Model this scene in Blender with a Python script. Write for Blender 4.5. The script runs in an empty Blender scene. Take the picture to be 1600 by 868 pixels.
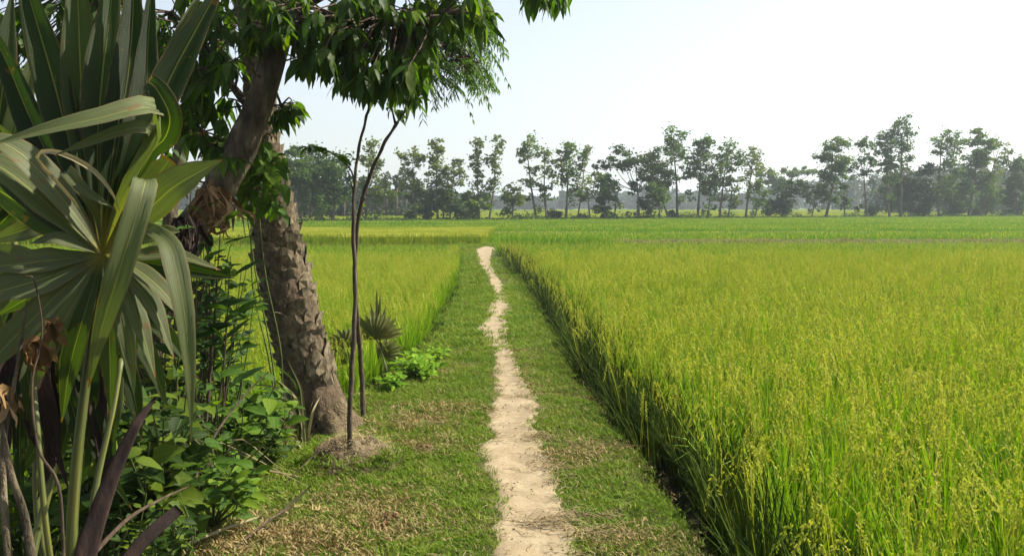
import bpy, math, random
import numpy as np
from mathutils import Vector, Matrix, Euler, noise

R = math.radians
rng = random.Random(11)
SC = bpy.context.scene
COL = SC.collection

# ------------------------------------------------------------------ camera
CAM = Vector((0.0, 0.0, 1.55))
F = 1400.0                      # focal length in photo pixels (1600 wide)
PITCH = math.atan((434 - 320) / F)
cd = bpy.data.cameras.new('camera')
cd.sensor_width = 36.0
cd.lens = 36.0 * F / 1600.0
cd.clip_start = 0.05
cd.clip_end = 6000
cam = bpy.data.objects.new('camera', cd)
COL.objects.link(cam)
cam.location = CAM
cam.rotation_euler = (R(90) - PITCH, 0, 0)
SC.camera = cam
FWD = Vector((0, math.cos(PITCH), -math.sin(PITCH)))
UPV = Vector((0, math.sin(PITCH), math.cos(PITCH)))

# ------------------------------------------------------------------ light
SUN_AZ = 72.0      # degrees to the right of the view direction
SUN_EL = 44.0
world = bpy.data.worlds.new('World')
SC.world = world
world.use_nodes = True
wn = world.node_tree
bg = wn.nodes['Background']
sky = wn.nodes.new('ShaderNodeTexSky')
sky.sky_type = 'NISHITA'
sky.sun_disc = False
sky.sun_elevation = R(SUN_EL)
sky.sun_rotation = R(SUN_AZ)
sky.air_density = 1.0
sky.dust_density = 1.5
sky.ozone_density = 1.0
hsv = wn.nodes.new('ShaderNodeHueSaturation')
hsv.inputs['Saturation'].default_value = 0.5
wn.links.new(sky.outputs[0], hsv.inputs['Color'])
wn.links.new(hsv.outputs[0], bg.inputs['Color'])
bg.inputs['Strength'].default_value = 0.08
sd = bpy.data.lights.new('sun', 'SUN')
sd.energy = 4.9
sd.angle = R(0.6)
sd.color = (1.0, 0.93, 0.80)
sun = bpy.data.objects.new('sun', sd)
COL.objects.link(sun)
az, el = R(SUN_AZ), R(SUN_EL)
sdir = Vector((math.sin(az) * math.cos(el), math.cos(az) * math.cos(el), math.sin(el)))
sun.rotation_euler = sdir.to_track_quat('Z', 'Y').to_euler()
sun.location = (30, 10, 40)
SC.view_settings.view_transform = 'Standard'
SC.view_settings.look = 'None'
SC.view_settings.gamma = 1.0
SC.view_settings.use_curve_mapping = False
SC.view_settings.exposure = 1.3
cy = SC.cycles
cy.max_bounces = 7
cy.diffuse_bounces = 3
cy.glossy_bounces = 2
cy.transmission_bounces = 4
cy.volume_bounces = 0
cy.transparent_max_bounces = 4
cy.caustics_reflective = False
cy.caustics_refractive = False


# ------------------------------------------------------------------ pixels to places
def ray(px, py):
    return FWD + Vector((1, 0, 0)) * ((px - 800) / F) + UPV * ((434 - py) / F)


def at(px, py, d):
    """world point seen at photo pixel px, py at camera depth d"""
    return CAM + ray(px, py) * d


def gp(px, py, z=0.0):
    r = ray(px, py)
    return CAM + r * ((z - CAM.z) / r.z)


# ------------------------------------------------------------------ objects
def tag(o, label=None, cat=None, group=None, kind=None):
    if label: o['label'] = label
    if cat: o['category'] = cat
    if group: o['group'] = group
    if kind: o['kind'] = kind
    return o


def thing(name, label, cat, loc, group=None):
    o = bpy.data.objects.new(name, None)
    COL.objects.link(o)
    o.location = loc
    o.empty_display_size = 0.1
    return tag(o, label, cat, group)


class MB:
    """collects vertices and faces (world coordinates) into one mesh"""
    def __init__(s):
        s.v, s.f, s.uv = [], [], []

    def add(s, vs, fs, uvs=None):
        n = len(s.v)
        s.v.extend([tuple(p) for p in vs])
        for f in fs:
            s.f.append(tuple(n + i for i in f))
            if uvs is None:
                s.uv.extend([(0.5, 0.5)] * len(f))
            else:
                s.uv.extend([uvs[i] for i in f])

    def mesh(s, name, mat, smooth=True, origin=(0, 0, 0)):
        me = bpy.data.meshes.new(name)
        va = np.array(s.v, dtype=np.float64).reshape(-1, 3) - np.array(origin, dtype=np.float64)
        me.from_pydata(va.tolist(), [], s.f)
        ul = me.uv_layers.new(name='UVMap')
        ul.data.foreach_set('uv', np.array(s.uv, dtype=np.float32).ravel())
        if smooth:
            me.polygons.foreach_set('use_smooth', [True] * len(me.polygons))
        if mat: me.materials.append(mat)
        me.update()
        return me

    def build(s, name, mat, parent=None, smooth=True, origin=None):
        off = Vector((0, 0, 0)) if origin is None else Vector(origin)
        if parent is not None and origin is None:
            off = wloc(parent)
        me = s.mesh(name, mat, smooth, off)
        o = bpy.data.objects.new(name, me)
        COL.objects.link(o)
        if parent is not None:
            o.parent = parent
            o.location = off - wloc(parent)
        else:
            o.location = off
        return o


def wloc(o):
    p = Vector(o.location)
    while o.parent is not None:
        o = o.parent
        p += Vector(o.location)
    return p


def inst(name, mesh, mat4, parent):
    """one object of shared mesh data, placed by a world matrix, child of parent (parents are never rotated)"""
    o = bpy.data.objects.new(name, mesh)
    COL.objects.link(o)
    m = mat4.copy()
    if parent is not None:
        o.parent = parent
        m.translation = m.translation - wloc(parent)
    o.matrix_local = m
    return o


def frame(pos, direc, normal, s=1.0, sx=1.0):
    """matrix with local +Y along direc and local +Z near normal"""
    y = Vector(direc).normalized()
    x = y.cross(Vector(normal))
    if x.length < 1e-4: x = y.cross(Vector((0.3, 0.5, 0.8)))
    x.normalize()
    z = x.cross(y)
    m = Matrix((x * s * sx, y * s, z * s)).transposed().to_4x4()
    m.translation = Vector(pos)
    return m


def catmull(P, n):
    """smooth polyline through control rows P, n samples"""
    P = np.array([list(p) for p in P], dtype=float)
    if len(P) == 2:
        t = np.linspace(0, 1, n)[:, None]
        return P[0] * (1 - t) + P[1] * t
    Q = np.vstack([2 * P[0] - P[1], P, 2 * P[-1] - P[-2]])
    out = []
    segs = len(P) - 1
    for i in range(n):
        t = i / (n - 1) * segs
        k = min(int(t), segs - 1)
        u = t - k
        p0, p1, p2, p3 = Q[k], Q[k + 1], Q[k + 2], Q[k + 3]
        out.append(0.5 * (2 * p1 + (p2 - p0) * u + (2 * p0 - 5 * p1 + 4 * p2 - p3) * u * u + (3 * p1 - p0 - 3 * p2 + p3) * u ** 3))
    return np.array(out)


def tube(mb, pts, rad, sides=8, bump=0.0, cap=True, fs=8.0):
    pts = [Vector(p) for p in pts]
    n = len(pts)
    vs, fc, uv = [], [], []
    up = Vector((0.31, 0.2, 0.93))
    prev = None
    for i, p in enumerate(pts):
        t = (pts[min(i + 1, n - 1)] - pts[max(i - 1, 0)]).normalized()
        if prev is None:
            a = t.cross(up)
            if a.length < 1e-3: a = t.cross(Vector((1, 0, 0)))
            a.normalize()
        else:
            a = (prev - t * prev.dot(t)).normalized()
        prev = a
        b = t.cross(a)
        for j in range(sides):
            th = 2 * math.pi * j / sides
            r = rad[i]
            d = a * math.cos(th) + b * math.sin(th)
            if bump:
                r *= 1 + bump * noise.noise((p + d * r) * fs)
            vs.append(p + d * r)
            uv.append((j / sides, i / (n - 1)))
    for i in range(n - 1):
        for j in range(sides):
            k = (j + 1) % sides
            fc.append((i * sides + j, i * sides + k, (i + 1) * sides + k, (i + 1) * sides + j))
    if cap:
        fc.append(tuple(range(sides - 1, -1, -1)))
        fc.append(tuple(range((n - 1) * sides, n * sides)))
    mb.add(vs, fc, uv)


def ribbon(mb, pts, wid, nrm, fold=0.0, wave=0.0, wf=5.0, mid=True):
    """leaf strip: centre line pts, half-open widths wid, facing nrm, edges folded up by fold * width"""
    pts = [Vector(p) for p in pts]
    n = len(pts)
    N0 = Vector(nrm).normalized()
    vs, fc, uv = [], [], []
    c = 3 if mid else 2
    for i, p in enumerate(pts):
        t = (pts[min(i + 1, n - 1)] - pts[max(i - 1, 0)]).normalized()
        sd_ = t.cross(N0)
        if sd_.length < 0.05: sd_ = t.cross(N0 + Vector((0.3, -0.3, 0.3)))
        sd_.normalize()
        nn = sd_.cross(t)
        w = wid[i] * 0.5
        wv = wave * w * math.sin(i * wf)
        vs.append(p - sd_ * w + nn * (fold * w + wv)); uv.append((0.0, i / (n - 1)))
        if mid:
            vs.append(p); uv.append((0.5, i / (n - 1)))
        vs.append(p + sd_ * w + nn * (fold * w - wv)); uv.append((1.0, i / (n - 1)))
    for i in range(n - 1):
        for k in range(c - 1):
            fc.append((i * c + k, i * c + k + 1, (i + 1) * c + k + 1, (i + 1) * c + k))
    mb.add(vs, fc, uv)


# ------------------------------------------------------------------ materials
def mat(name, build):
    m = bpy.data.materials.new(name)
    m.use_nodes = True
    nt = m.node_tree
    nt.nodes.clear()
    out = nt.nodes.new('ShaderNodeOutputMaterial')
    build(nt, out)
    return m


def nd(nt, t, **kw):
    n = nt.nodes.new(t)
    for k, v in kw.items():
        if k.startswith('i_'):
            n.inputs[k[2:].replace('_', ' ')].default_value = v
        else:
            setattr(n, k, v)
    return n


def noise_n(nt, scale, detail=3, coord='pos', rough=0.6, stretch=None):
    tn = nd(nt, 'ShaderNodeTexNoise')
    tn.inputs['Scale'].default_value = scale
    tn.inputs['Detail'].default_value = detail
    tn.inputs['Roughness'].default_value = rough
    if coord == 'pos':
        src = nd(nt, 'ShaderNodeNewGeometry').outputs['Position']
    elif coord == 'obj':
        src = nd(nt, 'ShaderNodeTexCoord').outputs['Object']
    else:
        src = nd(nt, 'ShaderNodeTexCoord').outputs['UV']
    if stretch:
        mp = nd(nt, 'ShaderNodeMapping')
        mp.inputs['Scale'].default_value = stretch
        nt.links.new(src, mp.inputs[0])
        src = mp.outputs[0]
    nt.links.new(src, tn.inputs['Vector'])
    return tn.outputs['Fac']


def ramp(nt, fac, stops):
    r = nd(nt, 'ShaderNodeValToRGB')
    e = r.color_ramp.elements
    while len(e) < len(stops): e.new(0.5)
    for k, (p, c) in enumerate(stops):
        e[k].position = p
        e[k].color = (c[0], c[1], c[2], 1)
    nt.links.new(fac, r.inputs[0])
    return r.outputs[0]


def mixc(nt, fac, a, b, mode='MIX'):
    m = nd(nt, 'ShaderNodeMix', data_type='RGBA', blend_type=mode)
    if isinstance(fac, (int, float)): m.inputs[0].default_value = fac
    else: nt.links.new(fac, m.inputs[0])
    for idx, v in ((6, a), (7, b)):
        if isinstance(v, tuple): m.inputs[idx].default_value = (v[0], v[1], v[2], 1)
        else: nt.links.new(v, m.inputs[idx])
    return m.outputs[2]


def mathn(nt, op, a, b=0.0, clamp=False):
    m = nd(nt, 'ShaderNodeMath', operation=op, use_clamp=clamp)
    for i, v in enumerate((a, b)):
        if isinstance(v, (int, float)): m.inputs[i].default_value = v
        else: nt.links.new(v, m.inputs[i])
    return m.outputs[0]


def bumpn(nt, h, strength=0.5, dist=0.01):
    b = nd(nt, 'ShaderNodeBump')
    b.inputs['Strength'].default_value = strength
    b.inputs['Distance'].default_value = dist
    nt.links.new(h, b.inputs['Height'])
    return b.outputs[0]


def leaf_shader(nt, out, col, trans, rough=0.5, spec=0.35, tcol=None, nrm=None):
    """principled leaf with light passing through; trans = share of translucency"""
    p = nd(nt, 'ShaderNodeBsdfPrincipled')
    p.inputs['Roughness'].default_value = rough
    p.inputs['Specular IOR Level'].default_value = spec
    nt.links.new(col, p.inputs['Base Color'])
    t = nd(nt, 'ShaderNodeBsdfTranslucent')
    tc = mixc(nt, 1.0, col, tcol or (1.5, 1.5, 0.6), 'MULTIPLY')
    nt.links.new(tc, t.inputs['Color'])
    if nrm is not None:
        nt.links.new(nrm, p.inputs['Normal'])
    a = nd(nt, 'ShaderNodeMixShader')
    a.inputs[0].default_value = trans
    nt.links.new(p.outputs[0], a.inputs[1])
    nt.links.new(t.outputs[0], a.inputs[2])
    nt.links.new(a.outputs[0], out.inputs['Surface'])


def solid_shader(nt, out, col, rough=0.85, nrm=None, spec=0.2):
    p = nd(nt, 'ShaderNodeBsdfPrincipled')
    p.inputs['Roughness'].default_value = rough
    p.inputs['Specular IOR Level'].default_value = spec
    nt.links.new(col, p.inputs['Base Color'])
    if nrm is not None: nt.links.new(nrm, p.inputs['Normal'])
    nt.links.new(p.outputs[0], out.inputs['Surface'])


def simple_leaf(name, stops, scale=3.0, trans=0.35, rough=0.5, spec=0.35, tcol=None, rand=0.5, fine=0.0):
    """leaf colour varied by place (stops over a noise) and per object"""
    def b(nt, out):
        f = noise_n(nt, scale, 3)
        oi = nd(nt, 'ShaderNodeObjectInfo').outputs['Random']
        f2 = mathn(nt, 'ADD', mathn(nt, 'MULTIPLY', f, 1 - rand), mathn(nt, 'MULTIPLY', oi, rand))
        if fine:
            g = noise_n(nt, fine, 2)
            f2 = mathn(nt, 'ADD', mathn(nt, 'MULTIPLY', f2, 0.6), mathn(nt, 'MULTIPLY', g, 0.4))
        col = ramp(nt, f2, stops)
        leaf_shader(nt, out, col, trans, rough, spec, tcol)
    return mat(name, b)


def vein_leaf(name, stops, vein, trans=0.35, rough=0.42, spec=0.4, tcol=None, rand=0.7):
    """broad leaf: pale midrib and side veins from its uv"""
    def b(nt, out):
        oi = nd(nt, 'ShaderNodeObjectInfo').outputs['Random']
        f = noise_n(nt, 5.0, 3)
        f2 = mathn(nt, 'ADD', mathn(nt, 'MULTIPLY', f, 1 - rand), mathn(nt, 'MULTIPLY', oi, rand))
        col = ramp(nt, f2, stops)
        uvn = nd(nt, 'ShaderNodeTexCoord').outputs['UV']
        sp = nd(nt, 'ShaderNodeSeparateXYZ')
        nt.links.new(uvn, sp.inputs[0])
        du = mathn(nt, 'ABSOLUTE', mathn(nt, 'SUBTRACT', sp.outputs[0], 0.5))
        rib = mathn(nt, 'LESS_THAN', du, 0.025)
        sv = mathn(nt, 'SUBTRACT', mathn(nt, 'MULTIPLY', sp.outputs[1], 9.0), mathn(nt, 'MULTIPLY', du, 5.0))
        fr = mathn(nt, 'FRACT', sv)
        side = mathn(nt, 'MULTIPLY', mathn(nt, 'LESS_THAN', fr, 0.13), 0.45)
        v = mathn(nt, 'MAXIMUM', rib, side)
        col = mixc(nt, mathn(nt, 'MULTIPLY', v, 0.6), col, vein)
        bl = noise_n(nt, 40.0, 3)
        spots = mathn(nt, 'GREATER_THAN', bl, 0.71)
        col = mixc(nt, mathn(nt, 'MULTIPLY', spots, 0.6), col, (0.10, 0.06, 0.02))
        nrm = bumpn(nt, mathn(nt, 'SUBTRACT', 1.0, v), 0.35, 0.002)
        leaf_shader(nt, out, col, trans, rough, spec, tcol, nrm)
    return mat(name, b)


def bark(name, c1, c2, c3, scale=18.0, stretch=(1, 1, 0.35), bump=0.8, dist=0.02):
    def b(nt, out):
        f = noise_n(nt, scale, 5, 'pos', 0.65, stretch)
        g = noise_n(nt, scale * 0.2, 3)
        col = ramp(nt, f, [(0.3, c1), (0.52, c2), (0.72, c3)])
        col = mixc(nt, mathn(nt, 'MULTIPLY', g, 0.5), col, c1)
        solid_shader(nt, out, col, 0.9, bumpn(nt, f, bump, dist))
    return mat(name, b)


M = {}


def make_materials():
    # rice: bright yellowish green blades, straw green ears
    M['rice_leaf'] = simple_leaf('rice_leaf', [(0.25, (0.050, 0.145, 0.004)), (0.5, (0.14, 0.265, 0.007)), (0.75, (0.25, 0.345, 0.016))], 0.35, 0.30, 0.6, 0.12, (1.5, 1.5, 0.4), 0.35, 9.0)
    M['rice_shade_tint'] = simple_leaf('shade_tinted_rice_leaf', [(0.25, (0.010, 0.024, 0.002)), (0.5, (0.024, 0.045, 0.003)), (0.8, (0.10, 0.13, 0.012))], 1.5, 0.10, 0.7, 0.05, (1.4, 1.5, 0.5), 0.4, 11.0)  # shade of the ditch side is put into this dark leaf colour
    M['rice_ear'] = simple_leaf('rice_ear', [(0.3, (0.20, 0.26, 0.025)), (0.55, (0.30, 0.325, 0.045)), (0.8, (0.42, 0.39, 0.10))], 0.6, 0.35, 0.7, 0.08, (1.3, 1.3, 0.5), 0.4, 14.0)
    M['rice_young'] = simple_leaf('young_rice_leaf', [(0.25, (0.045, 0.13, 0.004)), (0.5, (0.085, 0.185, 0.005)), (0.75, (0.14, 0.225, 0.008))], 0.3, 0.42, 0.65, 0.08, (1.5, 1.5, 0.4), 0.3, 7.0)
    M['rice_ripe'] = simple_leaf('ripe_rice_leaf', [(0.25, (0.09, 0.17, 0.006)), (0.5, (0.15, 0.225, 0.009)), (0.75, (0.22, 0.27, 0.015))], 0.3, 0.42, 0.65, 0.08, (1.5, 1.4, 0.4), 0.3, 7.0)
    M['turf'] = simple_leaf('turf_blade', [(0.25, (0.055, 0.12, 0.009)), (0.45, (0.11, 0.185, 0.016)), (0.64, (0.175, 0.22, 0.035)), (0.82, (0.28, 0.24, 0.09))], 2.2, 0.28, 0.7, 0.08, (1.4, 1.4, 0.5), 0.45, 30.0)
    M['turf_dry'] = simple_leaf('dry_turf_blade', [(0.3, (0.17, 0.13, 0.05)), (0.6, (0.29, 0.215, 0.095)), (0.8, (0.12, 0.15, 0.025))], 4.0, 0.2, 0.7, 0.2, (1.2, 1.1, 0.8), 0.5, 30.0)
    M['weed'] = vein_leaf('weed_leaf', [(0.2, (0.08, 0.19, 0.008)), (0.8, (0.18, 0.30, 0.015))], (0.22, 0.32, 0.06), 0.42, 0.65, 0.1)
    M['young_fan'] = simple_leaf('young_fan_leaf', [(0.2, (0.06, 0.075, 0.015)), (0.5, (0.11, 0.12, 0.03)), (0.85, (0.17, 0.15, 0.05))], 6.0, 0.35, 0.6, 0.15, None, 0.5, 40.0)
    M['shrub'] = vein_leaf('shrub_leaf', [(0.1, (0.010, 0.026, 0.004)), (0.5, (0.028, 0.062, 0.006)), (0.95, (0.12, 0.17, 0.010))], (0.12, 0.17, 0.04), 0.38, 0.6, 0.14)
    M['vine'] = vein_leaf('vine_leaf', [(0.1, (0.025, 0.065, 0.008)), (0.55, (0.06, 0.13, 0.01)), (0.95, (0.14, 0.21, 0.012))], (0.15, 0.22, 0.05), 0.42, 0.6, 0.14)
    M['tree_leaf'] = vein_leaf('tree_leaf', [(0.1, (0.012, 0.032, 0.005)), (0.6, (0.032, 0.072, 0.008)), (0.9, (0.13, 0.18, 0.012))], (0.10, 0.14, 0.03), 0.50, 0.5, 0.2, (1.7, 1.9, 0.35))
    M['feather'] = simple_leaf('feathery_leaf', [(0.3, (0.03, 0.08, 0.008)), (0.7, (0.075, 0.15, 0.012))], 2.0, 0.4, 0.5, 0.3, None, 0.3)
    M['frond'] = simple_leaf('palm_frond_leaflet', [(0.3, (0.05, 0.07, 0.02)), (0.7, (0.14, 0.14, 0.05))], 2.0, 0.3, 0.5, 0.3, (1.3, 1.2, 0.6), 0.3)
    M['narrow'] = simple_leaf('narrow_leaf', [(0.3, (0.014, 0.038, 0.006)), (0.7, (0.04, 0.085, 0.010))], 3.0, 0.3, 0.55, 0.15, None, 0.4)
    far = [((0.028, 0.052, 0.022), (0.055, 0.085, 0.028), (0.10, 0.125, 0.038)),
           ((0.020, 0.040, 0.018), (0.036, 0.062, 0.024), (0.065, 0.09, 0.03)),
           ((0.045, 0.060, 0.025), (0.075, 0.092, 0.035), (0.125, 0.13, 0.05)),
           ((0.018, 0.032, 0.014), (0.028, 0.045, 0.018), (0.045, 0.062, 0.022))]
    for i, (a, b_, c) in enumerate(far):
        k_ = 1.5
        a, b_, c = [(q[0] * k_ * 0.98, q[1] * k_ * 1.12, q[2] * k_ * 0.4) for q in (a, b_, c)]
        M['far%d' % i] = simple_leaf('tree_row_leaf', [(0.3, a), (0.5, b_), (0.75, c)], 0.9, 0.35, 0.6, 0.2, (1.3, 1.3, 0.6), 0.25, 4.0)
    M['wood_far'] = simple_leaf('far_wood_leaf', [(0.3, (0.03, 0.05, 0.022)), (0.7, (0.06, 0.08, 0.035))], 0.08, 0.2, 0.7, 0.1, None, 0.1)

    # big palm leaf: fine lengthwise lines, brown torn edges
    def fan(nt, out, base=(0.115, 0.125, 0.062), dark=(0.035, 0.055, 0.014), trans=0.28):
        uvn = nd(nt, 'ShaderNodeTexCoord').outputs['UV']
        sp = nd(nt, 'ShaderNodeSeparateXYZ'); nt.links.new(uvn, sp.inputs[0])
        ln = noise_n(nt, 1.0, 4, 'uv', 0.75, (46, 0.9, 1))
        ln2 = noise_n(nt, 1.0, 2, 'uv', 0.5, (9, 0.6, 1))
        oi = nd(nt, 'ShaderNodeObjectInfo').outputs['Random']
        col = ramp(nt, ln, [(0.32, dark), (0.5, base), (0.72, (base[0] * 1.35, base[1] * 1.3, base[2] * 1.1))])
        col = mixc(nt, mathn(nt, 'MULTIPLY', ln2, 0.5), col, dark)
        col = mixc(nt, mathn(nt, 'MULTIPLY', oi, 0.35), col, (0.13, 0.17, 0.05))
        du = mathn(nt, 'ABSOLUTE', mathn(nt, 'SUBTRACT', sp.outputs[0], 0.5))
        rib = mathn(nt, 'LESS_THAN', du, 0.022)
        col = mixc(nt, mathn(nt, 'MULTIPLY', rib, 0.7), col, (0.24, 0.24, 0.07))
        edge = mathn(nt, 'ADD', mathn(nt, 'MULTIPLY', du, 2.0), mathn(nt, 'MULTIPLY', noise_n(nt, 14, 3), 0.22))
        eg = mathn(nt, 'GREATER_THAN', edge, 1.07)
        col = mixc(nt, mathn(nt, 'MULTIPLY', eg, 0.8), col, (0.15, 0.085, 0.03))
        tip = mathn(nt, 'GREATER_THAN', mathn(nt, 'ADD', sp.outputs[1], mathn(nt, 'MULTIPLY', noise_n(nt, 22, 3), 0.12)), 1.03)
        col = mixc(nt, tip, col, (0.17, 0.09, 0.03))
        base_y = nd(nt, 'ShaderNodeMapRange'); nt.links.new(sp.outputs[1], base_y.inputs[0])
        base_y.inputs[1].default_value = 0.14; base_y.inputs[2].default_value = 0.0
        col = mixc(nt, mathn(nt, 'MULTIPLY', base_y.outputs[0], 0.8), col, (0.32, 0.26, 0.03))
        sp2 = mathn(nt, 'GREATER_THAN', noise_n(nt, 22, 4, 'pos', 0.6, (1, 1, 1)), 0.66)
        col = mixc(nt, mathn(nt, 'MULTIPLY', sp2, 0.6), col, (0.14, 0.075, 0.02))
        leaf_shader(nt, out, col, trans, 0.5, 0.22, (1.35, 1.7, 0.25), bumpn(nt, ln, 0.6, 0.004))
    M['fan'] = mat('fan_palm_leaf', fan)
    M['fan_shade_tint'] = mat('shade_tinted_palm_leaf', lambda nt, out: fan(nt, out, (0.016, 0.034, 0.005), (0.006, 0.017, 0.002), 0.48))  # darker copy of the fan leaf, shade painted into its colour

    def petiole(nt, out):
        f = noise_n(nt, 1.0, 3, 'uv', 0.6, (12, 2.0, 1))
        g = noise_n(nt, 3.0, 2)
        col = ramp(nt, f, [(0.38, (0.035, 0.05, 0.01)), (0.54, (0.12, 0.12, 0.02)), (0.75, (0.33, 0.26, 0.02))])
        col = mixc(nt, mathn(nt, 'MULTIPLY', g, 0.9), col, (0.05, 0.07, 0.02))
        solid_shader(nt, out, col, 0.55, bumpn(nt, f, 0.3, 0.003), 0.4)
    M['petiole'] = mat('petiole', petiole)
    M['dead'] = bark('dead_stalk', (0.012, 0.008, 0.008), (0.03, 0.018, 0.014), (0.07, 0.04, 0.03), 20, (1, 1, 0.3), 0.5, 0.01)
    M['dead_leaf'] = simple_leaf('dead_leaf', [(0.2, (0.07, 0.035, 0.012)), (0.5, (0.17, 0.10, 0.04)), (0.85, (0.30, 0.20, 0.10))], 6.0, 0.2, 0.7, 0.2, (1.2, 1.0, 0.7), 0.5)
    M['straw'] = simple_leaf('straw', [(0.2, (0.10, 0.065, 0.03)), (0.5, (0.21, 0.155, 0.075)), (0.85, (0.33, 0.26, 0.14))], 9.0, 0.1, 0.7, 0.2, (1.1, 1.0, 0.8), 0.5)
    M['dry_frond'] = simple_leaf('dry_frond', [(0.2, (0.15, 0.12, 0.06)), (0.5, (0.28, 0.24, 0.12)), (0.85, (0.40, 0.34, 0.18))], 5.0, 0.2, 0.6, 0.3, (1.2, 1.1, 0.7), 0.3)
    M['palm_bark'] = bark('palm_bark', (0.035, 0.024, 0.014), (0.10, 0.072, 0.043), (0.17, 0.125, 0.078), 26, (1, 1, 0.6), 1.0, 0.02)
    M['palm_scale'] = bark('palm_leaf_base', (0.04, 0.032, 0.02), (0.15, 0.12, 0.073), (0.30, 0.245, 0.155), 34, (1, 1, 0.5), 0.8, 0.01)
    M['tree_bark'] = bark('tree_bark', (0.022, 0.018, 0.011), (0.095, 0.075, 0.045), (0.24, 0.195, 0.125), 16, (1, 1, 0.35), 1.0, 0.03)
    M['sapling_bark'] = bark('sapling_bark', (0.035, 0.027, 0.020), (0.085, 0.064, 0.045), (0.17, 0.135, 0.10), 60, (1, 1, 0.2), 1.0, 0.006)
    M['far_bark'] = bark('row_tree_bark', (0.07, 0.055, 0.04), (0.14, 0.11, 0.085), (0.24, 0.20, 0.16), 2, (1, 1, 0.5), 0.3, 0.02)
    M['twig'] = bark('twig', (0.03, 0.02, 0.014), (0.08, 0.055, 0.035), (0.16, 0.12, 0.08), 40, (1, 1, 0.3), 0.5, 0.004)
    M['green_stem'] = bark('green_stem', (0.05, 0.07, 0.02), (0.09, 0.11, 0.03), (0.15, 0.15, 0.05), 30, (1, 1, 0.3), 0.3, 0.003)

    def soil(nt, out):
        geo = nd(nt, 'ShaderNodeNewGeometry').outputs['Position']
        sp = nd(nt, 'ShaderNodeSeparateXYZ'); nt.links.new(geo, sp.inputs[0])
        f = noise_n(nt, 6, 5)
        g = noise_n(nt, 1.1, 3)
        h = noise_n(nt, 60, 4)
        turf = ramp(nt, f, [(0.3, (0.04, 0.05, 0.014)), (0.5, (0.07, 0.07, 0.022)), (0.7, (0.13, 0.105, 0.05))])
        turf = mixc(nt, g, turf, (0.085, 0.105, 0.03))
        turf = mixc(nt, mathn(nt, 'MULTIPLY', h, 0.5), turf, (0.08, 0.065, 0.035))
        mud = ramp(nt, f, [(0.3, (0.022, 0.02, 0.012)), (0.7, (0.05, 0.042, 0.025))])
        # far crop ground: green
        crop = ramp(nt, noise_n(nt, 0.02, 4), [(0.35, (0.065, 0.13, 0.006)), (0.65, (0.13, 0.17, 0.01))])
        lv = nd(nt, 'ShaderNodeMapRange'); nt.links.new(sp.outputs[2], lv.inputs[0])
        lv.inputs[1].default_value = -0.22; lv.inputs[2].default_value = -0.06
        fy = nd(nt, 'ShaderNodeMapRange'); nt.links.new(sp.outputs[1], fy.inputs[0])
        fy.inputs[1].default_value = 50; fy.inputs[2].default_value = 70
        low = mixc(nt, fy.outputs[0], mud, crop)
        col = mixc(nt, lv.outputs[0], low, turf)
        solid_shader(nt, out, col, 0.95, bumpn(nt, h, 0.8, 0.02), 0.1)
    M['soil'] = mat('ground_soil', soil)

    def path(nt, out):
        f = noise_n(nt, 5, 5)
        g = noise_n(nt, 45, 5)
        c = noise_n(nt, 13, 4, 'pos', 0.6, (1, 1.5, 1))
        col = ramp(nt, f, [(0.3, (0.205, 0.16, 0.095)), (0.5, (0.27, 0.215, 0.132)), (0.7, (0.325, 0.268, 0.172))])
        col = mixc(nt, mathn(nt, 'MULTIPLY', mathn(nt, 'GREATER_THAN', c, 0.62), 0.45), col, (0.17, 0.125, 0.07))
        col = mixc(nt, mathn(nt, 'MULTIPLY', g, 0.3), col, (0.19, 0.145, 0.085))
        hh = mathn(nt, 'ADD', mathn(nt, 'MULTIPLY', c, 2.0), mathn(nt, 'MULTIPLY', g, 0.5))
        solid_shader(nt, out, col, 0.9, bumpn(nt, hh, 0.35, 0.02), 0.15)
    M['path'] = mat('footpath_earth', path)

    def clod(nt, out):
        f = noise_n(nt, 9, 5)
        g = noise_n(nt, 60, 4)
        col = ramp(nt, f, [(0.3, (0.055, 0.042, 0.026)), (0.5, (0.125, 0.095, 0.056)), (0.7, (0.21, 0.165, 0.10))])
        solid_shader(nt, out, col, 0.95, bumpn(nt, mathn(nt, 'ADD', f, mathn(nt, 'MULTIPLY', g, 0.5)), 1.0, 0.04), 0.1)
    M['clod'] = mat('mound_earth', clod)


make_materials()


# ------------------------------------------------------------------ the lie of the land
def edge_fn(rows):
    P = sorted([(gp(x, y).y, gp(x, y).x) for x, y in rows])
    ys = np.array([p[0] for p in P]); xs = np.array([p[1] for p in P])
    s0 = (xs[1] - xs[0]) / (ys[1] - ys[0])

    def f(y):
        y = np.asarray(y, dtype=float)
        v = np.interp(y, ys, xs)
        return np.where(y < ys[0], xs[0] + s0 * 0.3 * (y - ys[0]), v)
    return f


XR0 = edge_fn([(1087, 850), (1050, 787), (1019, 740), (978, 694), (956, 662), (928, 631), (903, 600), (880, 557), (861, 525), (843, 494), (827, 463), (805, 432), (780, 401), (773, 386)])
XLf = edge_fn([(560, 612), (600, 600), (620, 588), (637, 557), (675, 541), (690, 519), (696, 494), (715, 463), (724, 432), (724, 389)])
PLf = edge_fn([(757, 385), (781, 850), (778, 819), (784, 787), (784, 769), (756, 725), (753, 694), (775, 684), (765, 662), (772, 631), (775, 600), (774, 588), (777, 557), (759, 525), (746, 510), (765, 494), (762, 482), (776, 463), (769, 448), (765, 432), (749, 410), (744, 389)])
PRf = edge_fn([(790, 384), (900, 868), (894, 819), (875, 787), (866, 756), (862, 725), (847, 694), (834, 684), (831, 662), (838, 631), (819, 600), (812, 588), (799, 557), (787, 525), (793, 510), (787, 494), (799, 482), (791, 463), (787, 448), (774, 432), (764, 410), (768, 389)])


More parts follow.
